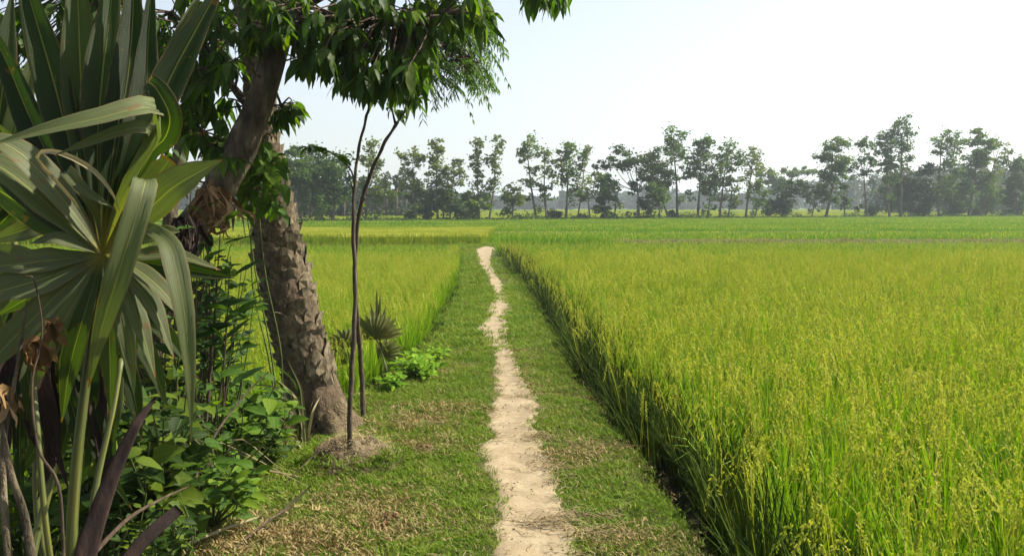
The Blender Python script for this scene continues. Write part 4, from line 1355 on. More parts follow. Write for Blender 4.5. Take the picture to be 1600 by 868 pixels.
# ------------------------------------------------------------------ the broadleaved tree beside it
def broadleaf():
    d0 = 5.6
    foot = gp(292, 742, -0.1)
    d0 = 5.35
    foot = at(175, 790, d0)
    foot.z = Hs(foot.x, foot.y)
    root = thing('broadleaf_tree', 'leafy tree leaning over the path, its pale trunk crossing before the palm', 'tree', foot)
    mb = MB()
    ctl = [foot - Vector((0, 0, .1)), at(205, 620, d0), at(245, 480, d0), at(298, 362, d0), at(358, 270, d0), at(402, 170, d0), at(428, 90, d0), at(448, 10, d0), at(458, -90, d0), at(470, -190, d0)]
    P = catmull(ctl, 60)
    rad = np.interp(np.linspace(0, 9, 60), range(10), [.14, .12, .11, .10, .095, .085, .078, .075, .065, .05])
    tube(mb, P, rad, 16, 0.18, fs=5)
    trunk = mb.build('trunk', M['tree_bark'], root)
    limbs = []

    def limb(pts, r0, r1, n=14):
        C = catmull([at(*p) for p in pts], n)
        mb = MB()
        tube(mb, C, [r0 + (r1 - r0) * i / (n - 1) for i in range(n)], 9, 0.12, fs=9)
        mb.build('limb', M['tree_bark'], root)
        limbs.append(C)
    limb([(446, 30, d0), (500, -10, d0), (580, -30, d0 - .1), (680, -45, d0 - .2), (780, -60, d0 - .2), (880, -50, d0 - .3)], .05, .012, 20)
    limb([(440, 60, d0), (480, 30, d0 - .1), (540, 25, d0 - .2), (610, 30, d0 - .3), (690, 25, d0 - .3)], .035, .009, 16)
    limb([(452, -10, d0), (420, -50, d0 + .2), (360, -60, d0 + .4), (280, -50, d0 + .5), (200, -30, d0 + .6)], .05, .014, 18)
    limb([(398, 178, d0), (360, 130, d0 + .15), (320, 70, d0 + .25), (270, 20, d0 + .3)], .03, .009, 12)
    limb([(366, 258, d0), (330, 220, d0 + .2), (290, 180, d0 + .3), (250, 150, d0 + .3)], .022, .007, 10)
    limb([(458, -80, d0), (520, -130, d0 + .3), (620, -150, d0 + .5), (720, -130, d0 + .5)], .05, .012, 12)
    limb([(432, 82, d0), (428, 130, d0 + .25), (440, 165, d0 + .3)], .018, .006, 6)
    limb([(470, -190, d0), (430, -300, d0 + .2), (340, -340, d0 + .4), (230, -320, d0 + .4)], .05, .014, 12)
    limb([(470, -190, d0), (540, -280, d0), (640, -310, d0 - .2), (760, -300, d0 - .2)], .05, .014, 12)
    allp = [Vector(q) for C in limbs for q in C] + [Vector(q) for q in P[34:]]
    tw = MB()
    LV = Leaves(root, LM['tree'], 295)

    def cluster(c, nl=8, size=0.16):
        c = Vector(c)
        near = min(allp, key=lambda q: (q - c).length)
        dist = (near - c).length
        if dist > 0.05:
            m1 = near.lerp(c, 0.5) + Vector((rng.gauss(0, .04), rng.gauss(0, .04), 0.10 * dist))
            C = catmull([near, m1, c], 5)
            tube(tw, C, [0.007, 0.006, 0.005, 0.004, 0.003], 5, cap=False)
            tdir = Vector(C[-1] - C[-2]).normalized()
        else:
            C = None
            tdir = rv().normalized()
        ph = rng.uniform(0, 6.28)
        for k in range(nl):
            a = ph + k * 2.4
            out = Vector((math.cos(a), math.sin(a), 0))
            t = k / nl
            pos = c - tdir * 0.10 * t * min(1, dist * 4)
            dr = (out * rng.uniform(0.5, 1.0) + tdir * 0.35 + Vector((0, 0, -rng.uniform(0.25, 1.4)))).normalized()
            LV.put(pos, dr, Vector((0, 0, 0.9)) + out * 0.8 + rv(0.25), size * rng.uniform(0.65, 1.2), rng.uniform(0.8, 1.2))
    # masses of leaf clusters: photo column, row, half sizes, depth, how many
    G = [(300, 60, 85, 90, .25, 44), (330, 165, 45, 80, .2, 26), (265, 190, 40, 80, .4, 16), (385, 40, 40, 60, -.1, 14), (455, 25, 45, 45, -.3, 14),
         (500, 70, 45, 45, -.2, 18), (530, 112, 45, 28, -.2, 11), (570, 40, 60, 50, -.2, 24), (590, 105, 42, 42, -.2, 22), (640, 60, 45, 60, -.2, 20),
         (635, 140, 32, 26, -.2, 14), (575, 140, 22, 18, -.2, 7), (690, 20, 45, 30, -.2, 12), (745, 22, 28, 24, -.2, 10), (850, 2, 32, 11, -.3, 9), (448, 185, 18, 18, .3, 8), (345, 245, 40, 30, .2, 8),
         (150, 60, 90, 90, .6, 34), (60, 50, 80, 90, .8, 34), (20, 170, 60, 60, .8, 12), (110, 160, 60, 60, .7, 14), (450, -120, 200, 90, .2, 46), (680, -110, 130, 60, 0, 22), (250, -150, 150, 100, .4, 26), (420, -270, 250, 80, .2, 34)]
    for (cx, cy_, rx, ry, dd, n) in G:
        for k in range(int(n * (1.35 if cy_ > -50 else .9))):
            while True:
                u, v = rng.uniform(-1, 1), rng.uniform(-1, 1)
                if u * u + v * v < 1: break
            cluster(at(cx + u * rx, cy_ - 12 + v * ry, d0 + dd + rng.gauss(0, 0.22)), rng.choice([6, 7, 8, 9]), rng.choice([.10, .13, .155, .17]))
    tw.build('twigs', M['twig'], root)['kind'] = 'stuff'
    LV.flush()
    # a dry curled leaf cluster hanging at the fork
    mb = MB()
    for k in range(5):
        p = at(318 + rng.uniform(-6, 6), 205 + rng.uniform(-4, 6), d0)
        q = p + Vector((rng.gauss(0, .02), rng.gauss(0, .02), -rng.uniform(.05, .09)))
        ribbon(mb, catmull([p, p.lerp(q, .5) + rv(.012), q], 5), [.01, .035, .04, .03, .004], (0, -1, .2), fold=.6)
    mb.build('dry_leaf_cluster', M['dead_leaf'], root)
    return root


broadleaf()


def feather_tree():
    """a feathery leaved tree whose branch reaches into the picture behind the broad leaves"""
    foot = at(250, 640, 8.2)
    foot.z = Hs(foot.x, foot.y)
    root = thing('feathery_tree', 'feathery leaved tree whose fine drooping branch hangs behind the broad leaves', 'tree', foot)
    d = 8.0
    mb = MB()
    P = catmull([foot - Vector((0, 0, .1)), at(258, 420, d), at(290, 200, d), at(370, 20, d), at(480, -120, d)], 20)
    tube(mb, P, [0.075 * (1 - 0.5 * i / 19) for i in range(20)], 10, .1)
    mb.build('trunk', M['tree_bark'], root)
    mb = MB()
    B1 = catmull([P[-1], at(560, -70, d - .3), at(640, -10, d - .6), at(700, 60, d - .8), at(745, 100, d - .9)], 24)
    tube(mb, B1, [0.03 * (1 - .8 * i / 23) for i in range(24)], 7)
    mb.build('limb', M['twig'], root)
    mb = MB()
    B2 = catmull([B1[10], at(680, 20, d - .7), at(730, 40, d - .8), at(765, 60, d - .9)], 12)
    tube(mb, B2, [0.014 * (1 - .8 * i / 11) for i in range(12)], 6)
    mb.build('limb', M['twig'], root)
    allp = [Vector(q) for q in list(B1[8:]) + list(B2)]
    cnt = 0
    tw = MB()
    for (cx, cy_, rx, ry, n) in ((700, 40, 45, 35, 46), (725, 80, 42, 35, 60), (700, 120, 45, 24, 52), (745, 118, 20, 20, 22), (655, 105, 30, 35, 30), (755, 60, 14, 30, 16)):
        for k in range(n):
            while True:
                u, v = rng.uniform(-1, 1), rng.uniform(-1, 1)
                if u * u + v * v < 1: break
            c = at(cx + u * rx - 10, cy_ + v * ry - 14, d - .8 + rng.gauss(0, .25))
            near = min(allp, key=lambda q: (q - c).length)
            tube(tw, [near, near.lerp(c, .5) + Vector((0, 0, .03)), c], [.005, .004, .002], 4, cap=False)
            # one pinnate leaf: rachis drooping out to the right, pairs of narrow leaflets
            dr = Vector((rng.uniform(-.2, 1.0), rng.uniform(-.6, .5), rng.uniform(-.5, .1))).normalized()
            L = rng.uniform(.15, .28)
            C = catmull([c, c + dr * L * .5, c + dr * L + Vector((0, 0, -L * .45))], 9)
            lb = MB()
            ribbon(lb, C, [.003] * 9, (0, 0, 1), mid=False)
            for i in range(1, 9):
                tg = Vector(C[i] - C[i - 1]).normalized()
                side = tg.cross(Vector((0, 0, 1)))
                if side.length < .1: side = Vector((0, 1, 0))
                side.normalize()
                for sg in (-1, 1):
                    e = (tg * .6 + side * sg * .7 + Vector((0, 0, -.45)) + rv(.1)).normalized()
                    ll = rng.uniform(.045, .07)
                    p = Vector(C[i])
                    ribbon(lb, [p, p + e * ll * .5, p + e * ll + Vector((0, 0, -.008))], [.004, .013, .002], Vector((0, 0, 1)) + rv(.3), mid=False)
            cnt += 1
            lb.build('leaf', M['feather'], root)
    tw.build('twigs', M['twig'], root)['kind'] = 'stuff'


feather_tree()


# ------------------------------------------------------------------ saplings, their mound
def mound():
    c = gp(552, 722)
    c.z = Hs(c.x, c.y)
    mb = MB()
    n, r = 40, 13
    vs, fs = [], []
    for i in range(r + 1):
        t = i / r
        for k in range(n):
            a = 2 * math.pi * k / n
            rad = t * (1 + .16 * noise.noise((math.cos(a) * 1.3, math.sin(a) * 1.3, 3)))
            x = c.x + math.cos(a) * rad * .36; y = c.y + math.sin(a) * rad * .34
            h = .17 * (1 - t ** 1.6) + (.065 * noise.noise((x * 9, y * 9, 0)) + .035 * noise.noise((x * 22, y * 22, 2)) + 0.01 * noise.noise((x * 60, y * 60, 2))) * (1 - t ** 3)
            vs.append((x, y, Hs(x, y) - .02 + h))
    for i in range(r):
        for k in range(n):
            k2 = (k + 1) % n
            fs.append((i * n + k, i * n + k2, (i + 1) * n + k2, (i + 1) * n + k))
    mb.add(vs, fs)
    o = mb.build('earth_mound', M['clod'], origin=c)
    tag(o, 'low crumbly mound of earth at the foot of the front sapling', 'mound')
    # dry root mat and straw on it
    sb = MB()
    for k in range(650):
        a = rng.uniform(0, 6.28); rr = math.sqrt(rng.random()) * .27
        x = c.x + .07 + math.cos(a) * rr * .85; y = c.y + math.sin(a) * rr
        t = min(1, math.hypot((x - c.x) / .36, (y - c.y) / .34))
        z = Hs(x, y) - .012 + .17 * (1 - t ** 1.6) + .018 * rng.random()
        e = Vector((rng.gauss(0, 1), rng.gauss(0, 1), rng.gauss(0, .25))).normalized() * rng.uniform(.02, .07)
        ribbon(sb, [Vector((x, y, z)), Vector((x, y, z + .008)) + e * .5, Vector((x, y, z)) + e], [.003, .0035, .001], (0, 0, 1), mid=False)
    o = sb.build('dry_roots', M['straw'], None, smooth=False, origin=c)
    tag(o, 'mat of dry rootlets covering the top of the earth mound', kind='stuff')
    return c


mc = mound()
VM = bpy.data.collections['turf']
_a = npr.uniform(0, 6.283, 170); _t = npr.uniform(.62, 1.12, 170)
_x = mc.x + np.cos(_a) * _t * .36; _y = mc.y + np.sin(_a) * _t * .34
scatter('turf_grass', np.stack([_x, _y, H(_x, _y) + .17 * np.maximum(0, 1 - _t ** 1.6) - .02], -1), VM, 6, 'turf creeping up the sides of the earth mound', 0.5, 1.0, 0.25)


def sapling(label, foot, ctl, r0, r1, branches, leaves):
    root = thing('sapling', label, 'young tree', foot)
    mb = MB()
    n = 70
    P = catmull([foot - Vector((0, 0, .05))] + [at(*c) for c in ctl], n)
    for i in range(3, n): P[i] += np.array([.0018 * math.sin(i * .9), .0018 * math.cos(i * 1.3), 0])
    tube(mb, P, [r0 + (r1 - r0) * (i / (n - 1)) ** .8 * 1 for i in range(n)], 10, .25, fs=22)
    mb.build('trunk', M['sapling_bark'], root)
    LV = Leaves(root, LM['sap'], 200)
    for (pts, br, nl, size, up) in branches:
        C = catmull([at(*p) for p in pts], 12)
        mb = MB()
        tube(mb, C, [br * (1 - .7 * i / 11) for i in range(12)], 7, .15, fs=20)
        mb.build('branch', M['sapling_bark'], root)
        for k in range(nl):
            t = rng.uniform(.35, 1.0)
            i = min(10, int(t * 11))
            p = Vector(C[i]).lerp(Vector(C[i + 1]), rng.random())
            a = rng.uniform(0, 6.28)
            dr = Vector((math.cos(a), math.sin(a), up + rng.uniform(-.9, .2))).normalized()
            LV.put(p, dr, Vector((0, 0, 1)) + rv(.4), size * rng.uniform(.6, 1.2))
    LV.flush()
    return root


f1 = Vector((0, 0, 0)); f1 = at(545, 676, 5.32); f1.z = mc.z + .09
dA = 5.3
sapling('thin dark sapling rising from the earth mound, nearly straight', f1,
        [(548, 610, dA), (553, 520, dA), (555, 440, dA), (552, 360, dA), (554, 290, dA), (560, 235, dA), (572, 185, dA), (578, 158, dA)], .017, .007,
        [([(578, 160, dA), (572, 150, dA), (560, 135, dA), (548, 120, dA)], .006, 10, .12, 0), ([(578, 160, dA), (584, 148, dA), (592, 120, dA), (600, 90, dA)], .006, 12, .13, 0),
         ([(554, 285, dA), (546, 262, dA - .02), (520, 240, dA - .1), (490, 228, dA - .15), (478, 234, dA - .2)], .006, 16, .10, .2), ([(553, 300, dA), (545, 275, dA), (548, 255, dA), (552, 245, dA)], .004, 7, .05, .4)], None)
f2 = gp(568, 652, 0.0)
dB = (f2 - CAM).dot(FWD)
sapling('slender sapling just behind, crossing the straight one and bending right', f2,
        [(566, 600, dB), (561, 530, dB - .1), (556, 470, dB - .3), (555, 400, dB - .5), (562, 330, dB - .6), (578, 275, dB - .65), (600, 225, dB - .7), (622, 190, dB - .7)], .020, .010,
        [([(622, 190, dB - .7), (632, 176, dB - .7), (645, 160, dB - .7), (660, 140, dB - .75)], .007, 12, .12, -.3), ([(618, 195, dB - .7), (613, 172, dB - .7), (612, 150, dB - .7)], .009, 9, .13, -.4),
         ([(562, 330, dB - .6), (568, 315, dB - .6), (574, 308, dB - .6)], .003, 2, .05, .3)], None)


# ------------------------------------------------------------------ fan palms
def segment(root_, P, w, mkey, nrm=(0.45, -1, 0.35), fold=0.22, base=0.10, tip=0.62, blunt=False, name='leaf_segment', sub=None, n=18):
    """one pleated segment of a fan leaf; P = list of (px, py, depth); w = full width in photo pixels at its widest"""
    C = catmull([at(*p) for p in P], n)
    dm = P[len(P) // 2][2]
    ww = w / F * dm
    ws = []
    for i in range(n):
        t = i / (n - 1)
        a = min(1.0, base + (1 - base) * (t / 0.42)) if t < 0.42 else 1.0
        b = 1.0 if t < tip else (1 - ((t - tip) / (1 - tip)) ** (3.0 if blunt else 1.35))
        if blunt: b = max(b, .75)
        ws.append(max(ww * a * b, .0015))
    mb = MB()
    pts = [Vector(p) for p in C]
    N0 = Vector(nrm).normalized()
    vs, fc, uv = [], [], []
    cols = [-1, -.75, -.5, -.25, 0, .25, .5, .75, 1]
    nc = 9
    for i, p in enumerate(pts):
        t = (pts[min(i + 1, n - 1)] - pts[max(i - 1, 0)]).normalized()
        sd_ = t.cross(N0)
        if sd_.length < .05: sd_ = Vector((1, 0, 0))
        sd_.normalize(); nn = sd_.cross(t)
        rip = 0.03 * ws[i] * math.sin(i * 1.1 + w)
        for j, c in enumerate(cols):
            h = fold * abs(c) * ws[i] * .5 + (.05 * ws[i] if j % 2 else 0) + rip * c
            fr_ = 1 + (.16 * noise.noise((i * .9, c * 3, w)) * max(0, i / n - .3) * 2 if abs(c) > .7 else 0)
            vs.append(p + sd_ * c * fr_ * ws[i] * .5 + nn * h)
            uv.append((.5 + c * .5, i / (n - 1)))
    for i in range(n - 1):
        for k in range(nc - 1):
            fc.append((i * nc + k, i * nc + k + 1, (i + 1) * nc + k + 1, (i + 1) * nc + k))
    mb.add(vs, fc, uv)
    return mb.build(name, M[mkey], root_)


def petiole_(root, P, r0, r1, name='petiole', m='petiole'):
    C = catmull([at(*p) for p in P], 16)
    mb = MB()
    tube(mb, C, [r0 + (r1 - r0) * i / 15 for i in range(16)], 9, .05, fs=12)
    return mb.build(name, M[m], root)


def big_fan_palm():
    D = 2.6
    foot = at(135, 1010, D + .05)
    foot.z = Hs(foot.x, foot.y)
    root = thing('fan_palm', 'large young fan palm filling the near left, pale pleated leaf turned to the camera', 'palm', foot)
    dt = D + .02
    lf = petiole_(root, [(128, 1000, dt + .1), (112, 868, dt + .06), (122, 700, dt + .04), (142, 540, dt + .02), (160, 398, dt)], .021, .010)
    hx, hy = 160, 398

    def S(pts, w, m='fan', nrm=(0.45, -1, 0.35), par=lf, **k):
        return segment(par, [(hx, hy, D)] + [(x, y, D + q) for x, y, q in pts], w * (0.98 if m == 'fan_shade_tint' else 0.98), m, nrm, **k)
    # upright segments, seen against the light: leaning away, shade painted into the faces toward the camera
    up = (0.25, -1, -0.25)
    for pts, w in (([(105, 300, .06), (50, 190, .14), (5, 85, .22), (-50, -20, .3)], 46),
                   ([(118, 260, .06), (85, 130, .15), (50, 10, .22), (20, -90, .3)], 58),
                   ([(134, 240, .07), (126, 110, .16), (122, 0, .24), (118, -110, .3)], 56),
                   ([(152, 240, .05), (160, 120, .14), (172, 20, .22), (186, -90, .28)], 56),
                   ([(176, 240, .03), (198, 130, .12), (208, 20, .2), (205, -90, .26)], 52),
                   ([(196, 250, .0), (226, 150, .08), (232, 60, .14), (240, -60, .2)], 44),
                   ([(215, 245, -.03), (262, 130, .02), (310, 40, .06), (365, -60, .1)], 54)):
        S(pts, w, 'fan_shade_tint', up, fold=.4, tip=.5)
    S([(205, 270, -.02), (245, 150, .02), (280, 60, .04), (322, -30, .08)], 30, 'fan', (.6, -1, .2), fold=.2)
    S([(230, 250, -.04), (258, 215, -.06), (265, 180, -.08), (245, 140, -.08), (232, 128, -.06)], 40, 'fan_shade_tint', (.2, -1, 0), blunt=True, fold=.15)
    # the folded over segment crossing to the left
    S([(215, 265, -.10), (250, 205, -.16), (236, 168, -.24), (150, 186, -.32), (60, 206, -.36), (-30, 232, -.38)], 44, 'fan', (0.1, -1, 0.75), fold=.30, tip=.55)
    S([(190, 300, -.16), (238, 215, -.2), (210, 200, -.26), (140, 222, -.3), (85, 243, -.32)], 24, 'fan', (0.1, -1, 0.4), fold=.3)
    # lit segments facing the camera
    lit = (0.9, -1, 0.8)
    S([(120, 340, -.02), (62, 268, -.05), (10, 226, -.08), (-70, 200, -.1)], 50, nrm=lit)
    S([(110, 352, -.01), (52, 300, -.03), (-5, 258, -.04), (-80, 225, -.05)], 58, nrm=lit)
    S([(120, 382, -.03), (85, 372, -.05), (48, 380, -.06)], 24, nrm=lit)
    S([(95, 405, -.04), (35, 412, -.07), (-50, 420, -.1)], 44, nrm=(0.4, -1, .7))
    S([(90, 428, -.05), (25, 448, -.09), (-60, 470, -.12)], 56, nrm=lit)
    S([(100, 450, -.05), (50, 500, -.08), (5, 545, -.1), (-40, 600, -.1)], 46, nrm=lit)
    S([(118, 470, -.05), (75, 545, -.07), (45, 620, -.06)], 36, nrm=(.2, -1, .2))
    S([(135, 480, -.06), (110, 570, -.05), (96, 660, -.02)], 34, 'fan_shade_tint', nrm=(.1, -1, 0))
    S([(215, 345, -.05), (262, 300, -.10), (300, 275, -.12), (348, 250, -.14)], 60, nrm=lit, tip=.62)
    S([(205, 340, -.04), (235, 290, -.07), (266, 248, -.09)], 36, nrm=(0.6, -1, .4), blunt=True, tip=.85)
    S([(205, 378, -.05), (258, 364, -.08), (282, 362, -.09)], 30, nrm=lit)
    S([(215, 398, -.06), (275, 398, -.1), (345, 422, -.13)], 34, nrm=lit, tip=.5)
    S([(205, 415, -.06), (255, 455, -.1), (300, 515, -.12)], 34, nrm=lit)
    S([(200, 430, -.06), (240, 480, -.1), (272, 560, -.12)], 32, nrm=lit)
    S([(192, 440, -.06), (220, 510, -.1), (243, 590, -.1)], 30, nrm=lit)
    S([(180, 455, -.06), (198, 530, -.08), (210, 620, -.08)], 30, nrm=(.3, -1, .2))
    S([(168, 470, -.05), (172, 560, -.06), (172, 650, -.05)], 30, 'fan_shade_tint', nrm=(.1, -1, .1))
    # more narrow segments in painted shade, closing the gaps
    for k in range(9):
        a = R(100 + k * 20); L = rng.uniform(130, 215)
        S([(hx + math.sin(a) * L * .5, hy - math.cos(a) * L * .5, .02), (hx + math.sin(a) * L, hy - math.cos(a) * L, .06)], rng.uniform(26, 38), 'fan_shade_tint', (.3, -1, .1), fold=.4)
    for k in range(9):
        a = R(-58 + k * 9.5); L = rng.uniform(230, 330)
        S([(hx + math.sin(a) * L * .5, hy - math.cos(a) * L * .5, .10), (hx + math.sin(a) * L, hy - math.cos(a) * L, .2)], rng.uniform(40, 52), 'fan_shade_tint', (.2, -1, -.3), fold=.4)
    # folded segment hanging across the hub
    S([(195, 340, -.12), (222, 288, -.20), (226, 290, -.30), (203, 368, -.33), (178, 450, -.33), (154, 530, -.3), (138, 606, -.26)], 40, nrm=(.5, -1, .25), fold=.18, tip=.7)
    # long drooping segment on the right
    S([(215, 358, -.12), (258, 374, -.20), (275, 420, -.24), (289, 500, -.26), (297, 590, -.26), (299, 690, -.25)], 38, nrm=(.5, -1, .2), fold=.25, tip=.5, n=24)
    # a narrow dry strip curling over
    S([(120, 320, -.1), (60, 250, -.16), (88, 238, -.2), (140, 262, -.22), (172, 296, -.22), (187, 330, -.2)], 9, 'dry_frond', (0, -1, .5), fold=.5)
    S([(150, 330, -.1), (105, 268, -.18), (135, 300, -.22), (180, 326, -.22)], 22, 'fan', (0, -1, .6), fold=.4)

    # hanging older leaf behind, its segments in painted shade
    lf2 = petiole_(root, [(128, 1000, dt + .15), (70, 860, dt + .2), (60, 700, dt + .25), (85, 560, dt + .3), (120, 470, dt + .3)], .02, .01)
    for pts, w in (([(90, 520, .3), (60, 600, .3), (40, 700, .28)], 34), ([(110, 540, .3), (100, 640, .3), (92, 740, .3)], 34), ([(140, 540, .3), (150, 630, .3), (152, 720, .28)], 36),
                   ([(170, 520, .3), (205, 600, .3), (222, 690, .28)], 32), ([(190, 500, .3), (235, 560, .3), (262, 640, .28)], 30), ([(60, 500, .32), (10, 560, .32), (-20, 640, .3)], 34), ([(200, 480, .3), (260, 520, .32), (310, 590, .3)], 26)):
        segment(lf2, [(120, 465, D + .3)] + [(x, y, D + q) for x, y, q in pts], w, 'fan_shade_tint', (.3, -1, .2), fold=.3)
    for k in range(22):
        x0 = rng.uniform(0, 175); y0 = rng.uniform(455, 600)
        segment(lf2, [(x0 * .5 + 60, y0 - 60, D + .3), (x0, y0 + 20, D + .25 + rng.uniform(-.1, .2)), (x0 + rng.gauss(0, 12), y0 + 120, D + .2), (x0 + rng.gauss(0, 22), y0 + rng.uniform(190, 270), D + .2)], rng.uniform(14, 30), rng.choice(['fan_shade_tint', 'fan_shade_tint', 'fan_shade_tint', 'dead']), (.3, -1, .2) , fold=.4, n=12)
    # more leaf stalks, yellow green, rising from the ground
    petiole_(root, [(150, 1000, dt), (140, 868, dt + .05), (150, 760, dt + .1), (176, 640, dt + .15), (190, 560, dt + .2)], .012, .008)
    petiole_(root, [(100, 1000, dt), (78, 868, dt - .05), (66, 760, dt - .06), (58, 660, dt - .04), (52, 600, dt)], .010, .007)
    petiole_(root, [(40, 1000, dt + .1), (50, 868, dt + .15), (82, 740, dt + .2), (96, 610, dt + .25)], .017, .009)
    return root


big_fan_palm()


def left_fan_palm():
    D = 3.15
    foot = at(-60, 900, D); foot.z = Hs(foot.x, foot.y)
    root = thing('fan_palm', 'shaded fan palm at the far left, mostly hidden behind the big pale leaf', 'palm', foot)
    lf = petiole_(root, [(-60, 900, D), (-40, 700, D), (-30, 520, D), (-30, 380, D)], .022, .012)
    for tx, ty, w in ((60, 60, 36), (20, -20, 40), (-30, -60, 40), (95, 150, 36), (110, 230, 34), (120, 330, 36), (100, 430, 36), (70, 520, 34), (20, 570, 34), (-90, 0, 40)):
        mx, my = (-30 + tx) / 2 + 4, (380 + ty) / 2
        segment(lf, [(-30, 380, D), (mx, my, D - .04), (tx, ty, D + .05)], w, 'fan_shade_tint' if ty < 300 else 'fan', (.4, -1, .2), fold=.34)
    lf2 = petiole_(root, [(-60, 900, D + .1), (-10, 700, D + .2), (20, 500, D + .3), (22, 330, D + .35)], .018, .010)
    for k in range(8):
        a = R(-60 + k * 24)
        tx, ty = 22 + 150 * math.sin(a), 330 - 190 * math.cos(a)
        segment(lf2, [(22, 330, D + .35), ((22 + tx) / 2, (330 + ty) / 2, D + .3), (tx, ty, D + .4)], 34, 'fan_shade_tint', (.3, -1, .1), fold=.34)


left_fan_palm()


def small_fan(label, leaves, foot, group=None):
    """leaves: list of (hub px, py, d, radius px, start deg, end deg, n, tilt)"""
    root = thing('young_fan_palm', label, 'palm', foot, group)
    for (hx, hy, d, rad, a0, a1, n, dd, mk) in leaves:
        f = Vector(foot)
        h = at(hx, hy, d)
        mb = MB()
        C = catmull([f, f.lerp(h, .5) + Vector((.02, 0, .02)), h], 8)
        tube(mb, C, [.008, .008, .007, .007, .006, .006, .005, .005], 6)
        lf = mb.build('petiole', M['petiole'], root)
        for k in range(n):
            a = R(a0 + (a1 - a0) * k / (n - 1))
            tx, ty = hx + rad * math.sin(a) * rng.uniform(.88, 1.06), hy - rad * math.cos(a) * rng.uniform(.88, 1.06)
            wpx = 2 * rad * .62 * math.sin(abs(R(a1 - a0)) / (n - 1) / 2) * 1.25
            segment(lf, [(hx, hy, d), ((hx + tx) / 2, (hy + ty) / 2, d - .02 + dd * .5), (tx, ty, d + dd)], wpx, mk, (.35, -1, .3 if k % 2 else .15), fold=.35, tip=.72, n=9)


fp = gp(604, 600, -.05)
dF = (fp - CAM).dot(FWD)
small_fan('young fan palm with two round leaves standing beside the crossing saplings', [(588, 530, dF, 46, -82, 78, 15, .06, 'young_fan'), (596, 553, dF + .05, 34, 20, 122, 9, .05, 'young_fan')], fp)
fp2 = gp(556, 618, -.1)
dG = (fp2 - CAM).dot(FWD)
small_fan('young fan palm between the palm trunk and the saplings, leaf tipped left', [(543, 543, dG, 34, -120, 60, 13, .05, 'young_fan'), (548, 566, dG - .05, 38, -95, -20, 8, .04, 'young_fan')], fp2)
# spiky upright shoots by it
for (x0, y0, tips, lab) in ((590, 500, [(588, 452), (594, 460), (603, 478), (578, 472)], 'tuft of stiff narrow shoots above the round palm leaf'),):
    f = gp(596, 596, -.1); d = (f - CAM).dot(FWD)
    r = thing('shoot_tuft', lab, 'plant', f)
    for (tx, ty) in tips:
        segment(r, [(596, 594, d), (592, 530, d), (tx, ty, d)], 9, 'frond', (0, -1, .2), name='leaf', fold=.4, n=8)


# ------------------------------------------------------------------ shrubs, climbers and weeds
def shrub(name, label, cat, foot, tips, keys, size, per, stem_r=.008, m_stem='green_stem', start=.3, up=.25, limit=290, flat=.9, group=None, bend=.06):
    """stems from foot to tips (photo px, py, depth), leaves set alternately along their upper part"""
    root = thing(name, label, cat, foot, group)
    LV = Leaves(root, LM[keys], limit)
    for tp in tips:
        t = at(*tp)
        m = Vector(foot).lerp(t, .5) + Vector((rng.gauss(0, bend), rng.gauss(0, bend), rng.uniform(0, bend)))
        C = catmull([foot, m, t], 16)
        mb = MB()
        tube(mb, C, [stem_r * (1 - .75 * i / 15) for i in range(16)], 6)
        mb.build('stem', M[m_stem], root)
        for k in range(per):
            u = start + (1 - start) * (k + rng.random() * .6) / per
            i = min(14, int(u * 15))
            p = Vector(C[i]).lerp(Vector(C[i + 1]), rng.random())
            tg = Vector(C[i + 1] - C[i]).normalized()
            a = k * 2.4 + rng.gauss(0, .5)
            out = Vector((math.cos(a), math.sin(a), 0))
            pet = out * size * rng.uniform(.1, .35) + tg * .02
            dr = (out + tg * .35 + Vector((0, 0, up + rng.uniform(-.7, .2)))).normalized()
            LV.put(p + pet * .3, dr, Vector((0, 0, flat)) + Vector((.25, -.35, 0)) + rv(.25), size * rng.uniform(.6, 1.2) * (1.1 - .3 * u))
    LV.flush()
    return root


def gfoot(px, py, z=None):
    g = gp(px, py, 0.0)
    if z is None: g.z = Hs(g.x, g.y)
    else: g = gp(px, py, z)
    return g


def rtips(cx, cy_, rx, ry, d, dj, n):
    out = []
    while len(out) < n:
        u, v = rng.uniform(-1, 1), rng.uniform(-1, 1)
        if u * u + v * v < 1: out.append((cx + u * rx, cy_ + v * ry, d + rng.gauss(0, dj)))
    return out


def onground(px, d):
    """a point of the ground under photo column px at depth d"""
    x = (px - 800) / F * d
    return Vector((x, d, Hs(x, d)))


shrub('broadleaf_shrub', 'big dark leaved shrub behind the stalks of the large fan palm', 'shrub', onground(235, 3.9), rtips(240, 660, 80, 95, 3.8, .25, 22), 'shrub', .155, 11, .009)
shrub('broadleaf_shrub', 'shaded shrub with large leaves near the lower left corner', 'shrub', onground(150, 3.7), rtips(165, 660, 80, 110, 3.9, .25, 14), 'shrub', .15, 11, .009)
shrub('broadleaf_shrub', 'low leafy shrub beside the fallen sticks at the turf edge', 'shrub', onground(320, 4.2), rtips(330, 735, 75, 60, 4.1, .2, 18), 'vine', .11, 10, .006)
shrub('broadleaf_shrub', 'sunlit bright green shrub left of the palm trunk foot', 'shrub', onground(385, 5.3), rtips(405, 620, 60, 55, 5.2, .2, 22), 'vine', .15, 8, .007)
shrub('broadleaf_shrub', 'dark thicket shrub between the sunlit shrub and the fan palm', 'shrub', onground(330, 5.0), rtips(330, 640, 60, 75, 4.9, .3, 18), 'vine', .14, 9, .008)
shrub('broadleaf_shrub', 'small leaved undergrowth shrub in front of the grass clump', 'shrub', onground(415, 5.2), rtips(420, 700, 55, 35, 5.1, .2, 13), 'shrub', .09, 8, .005)
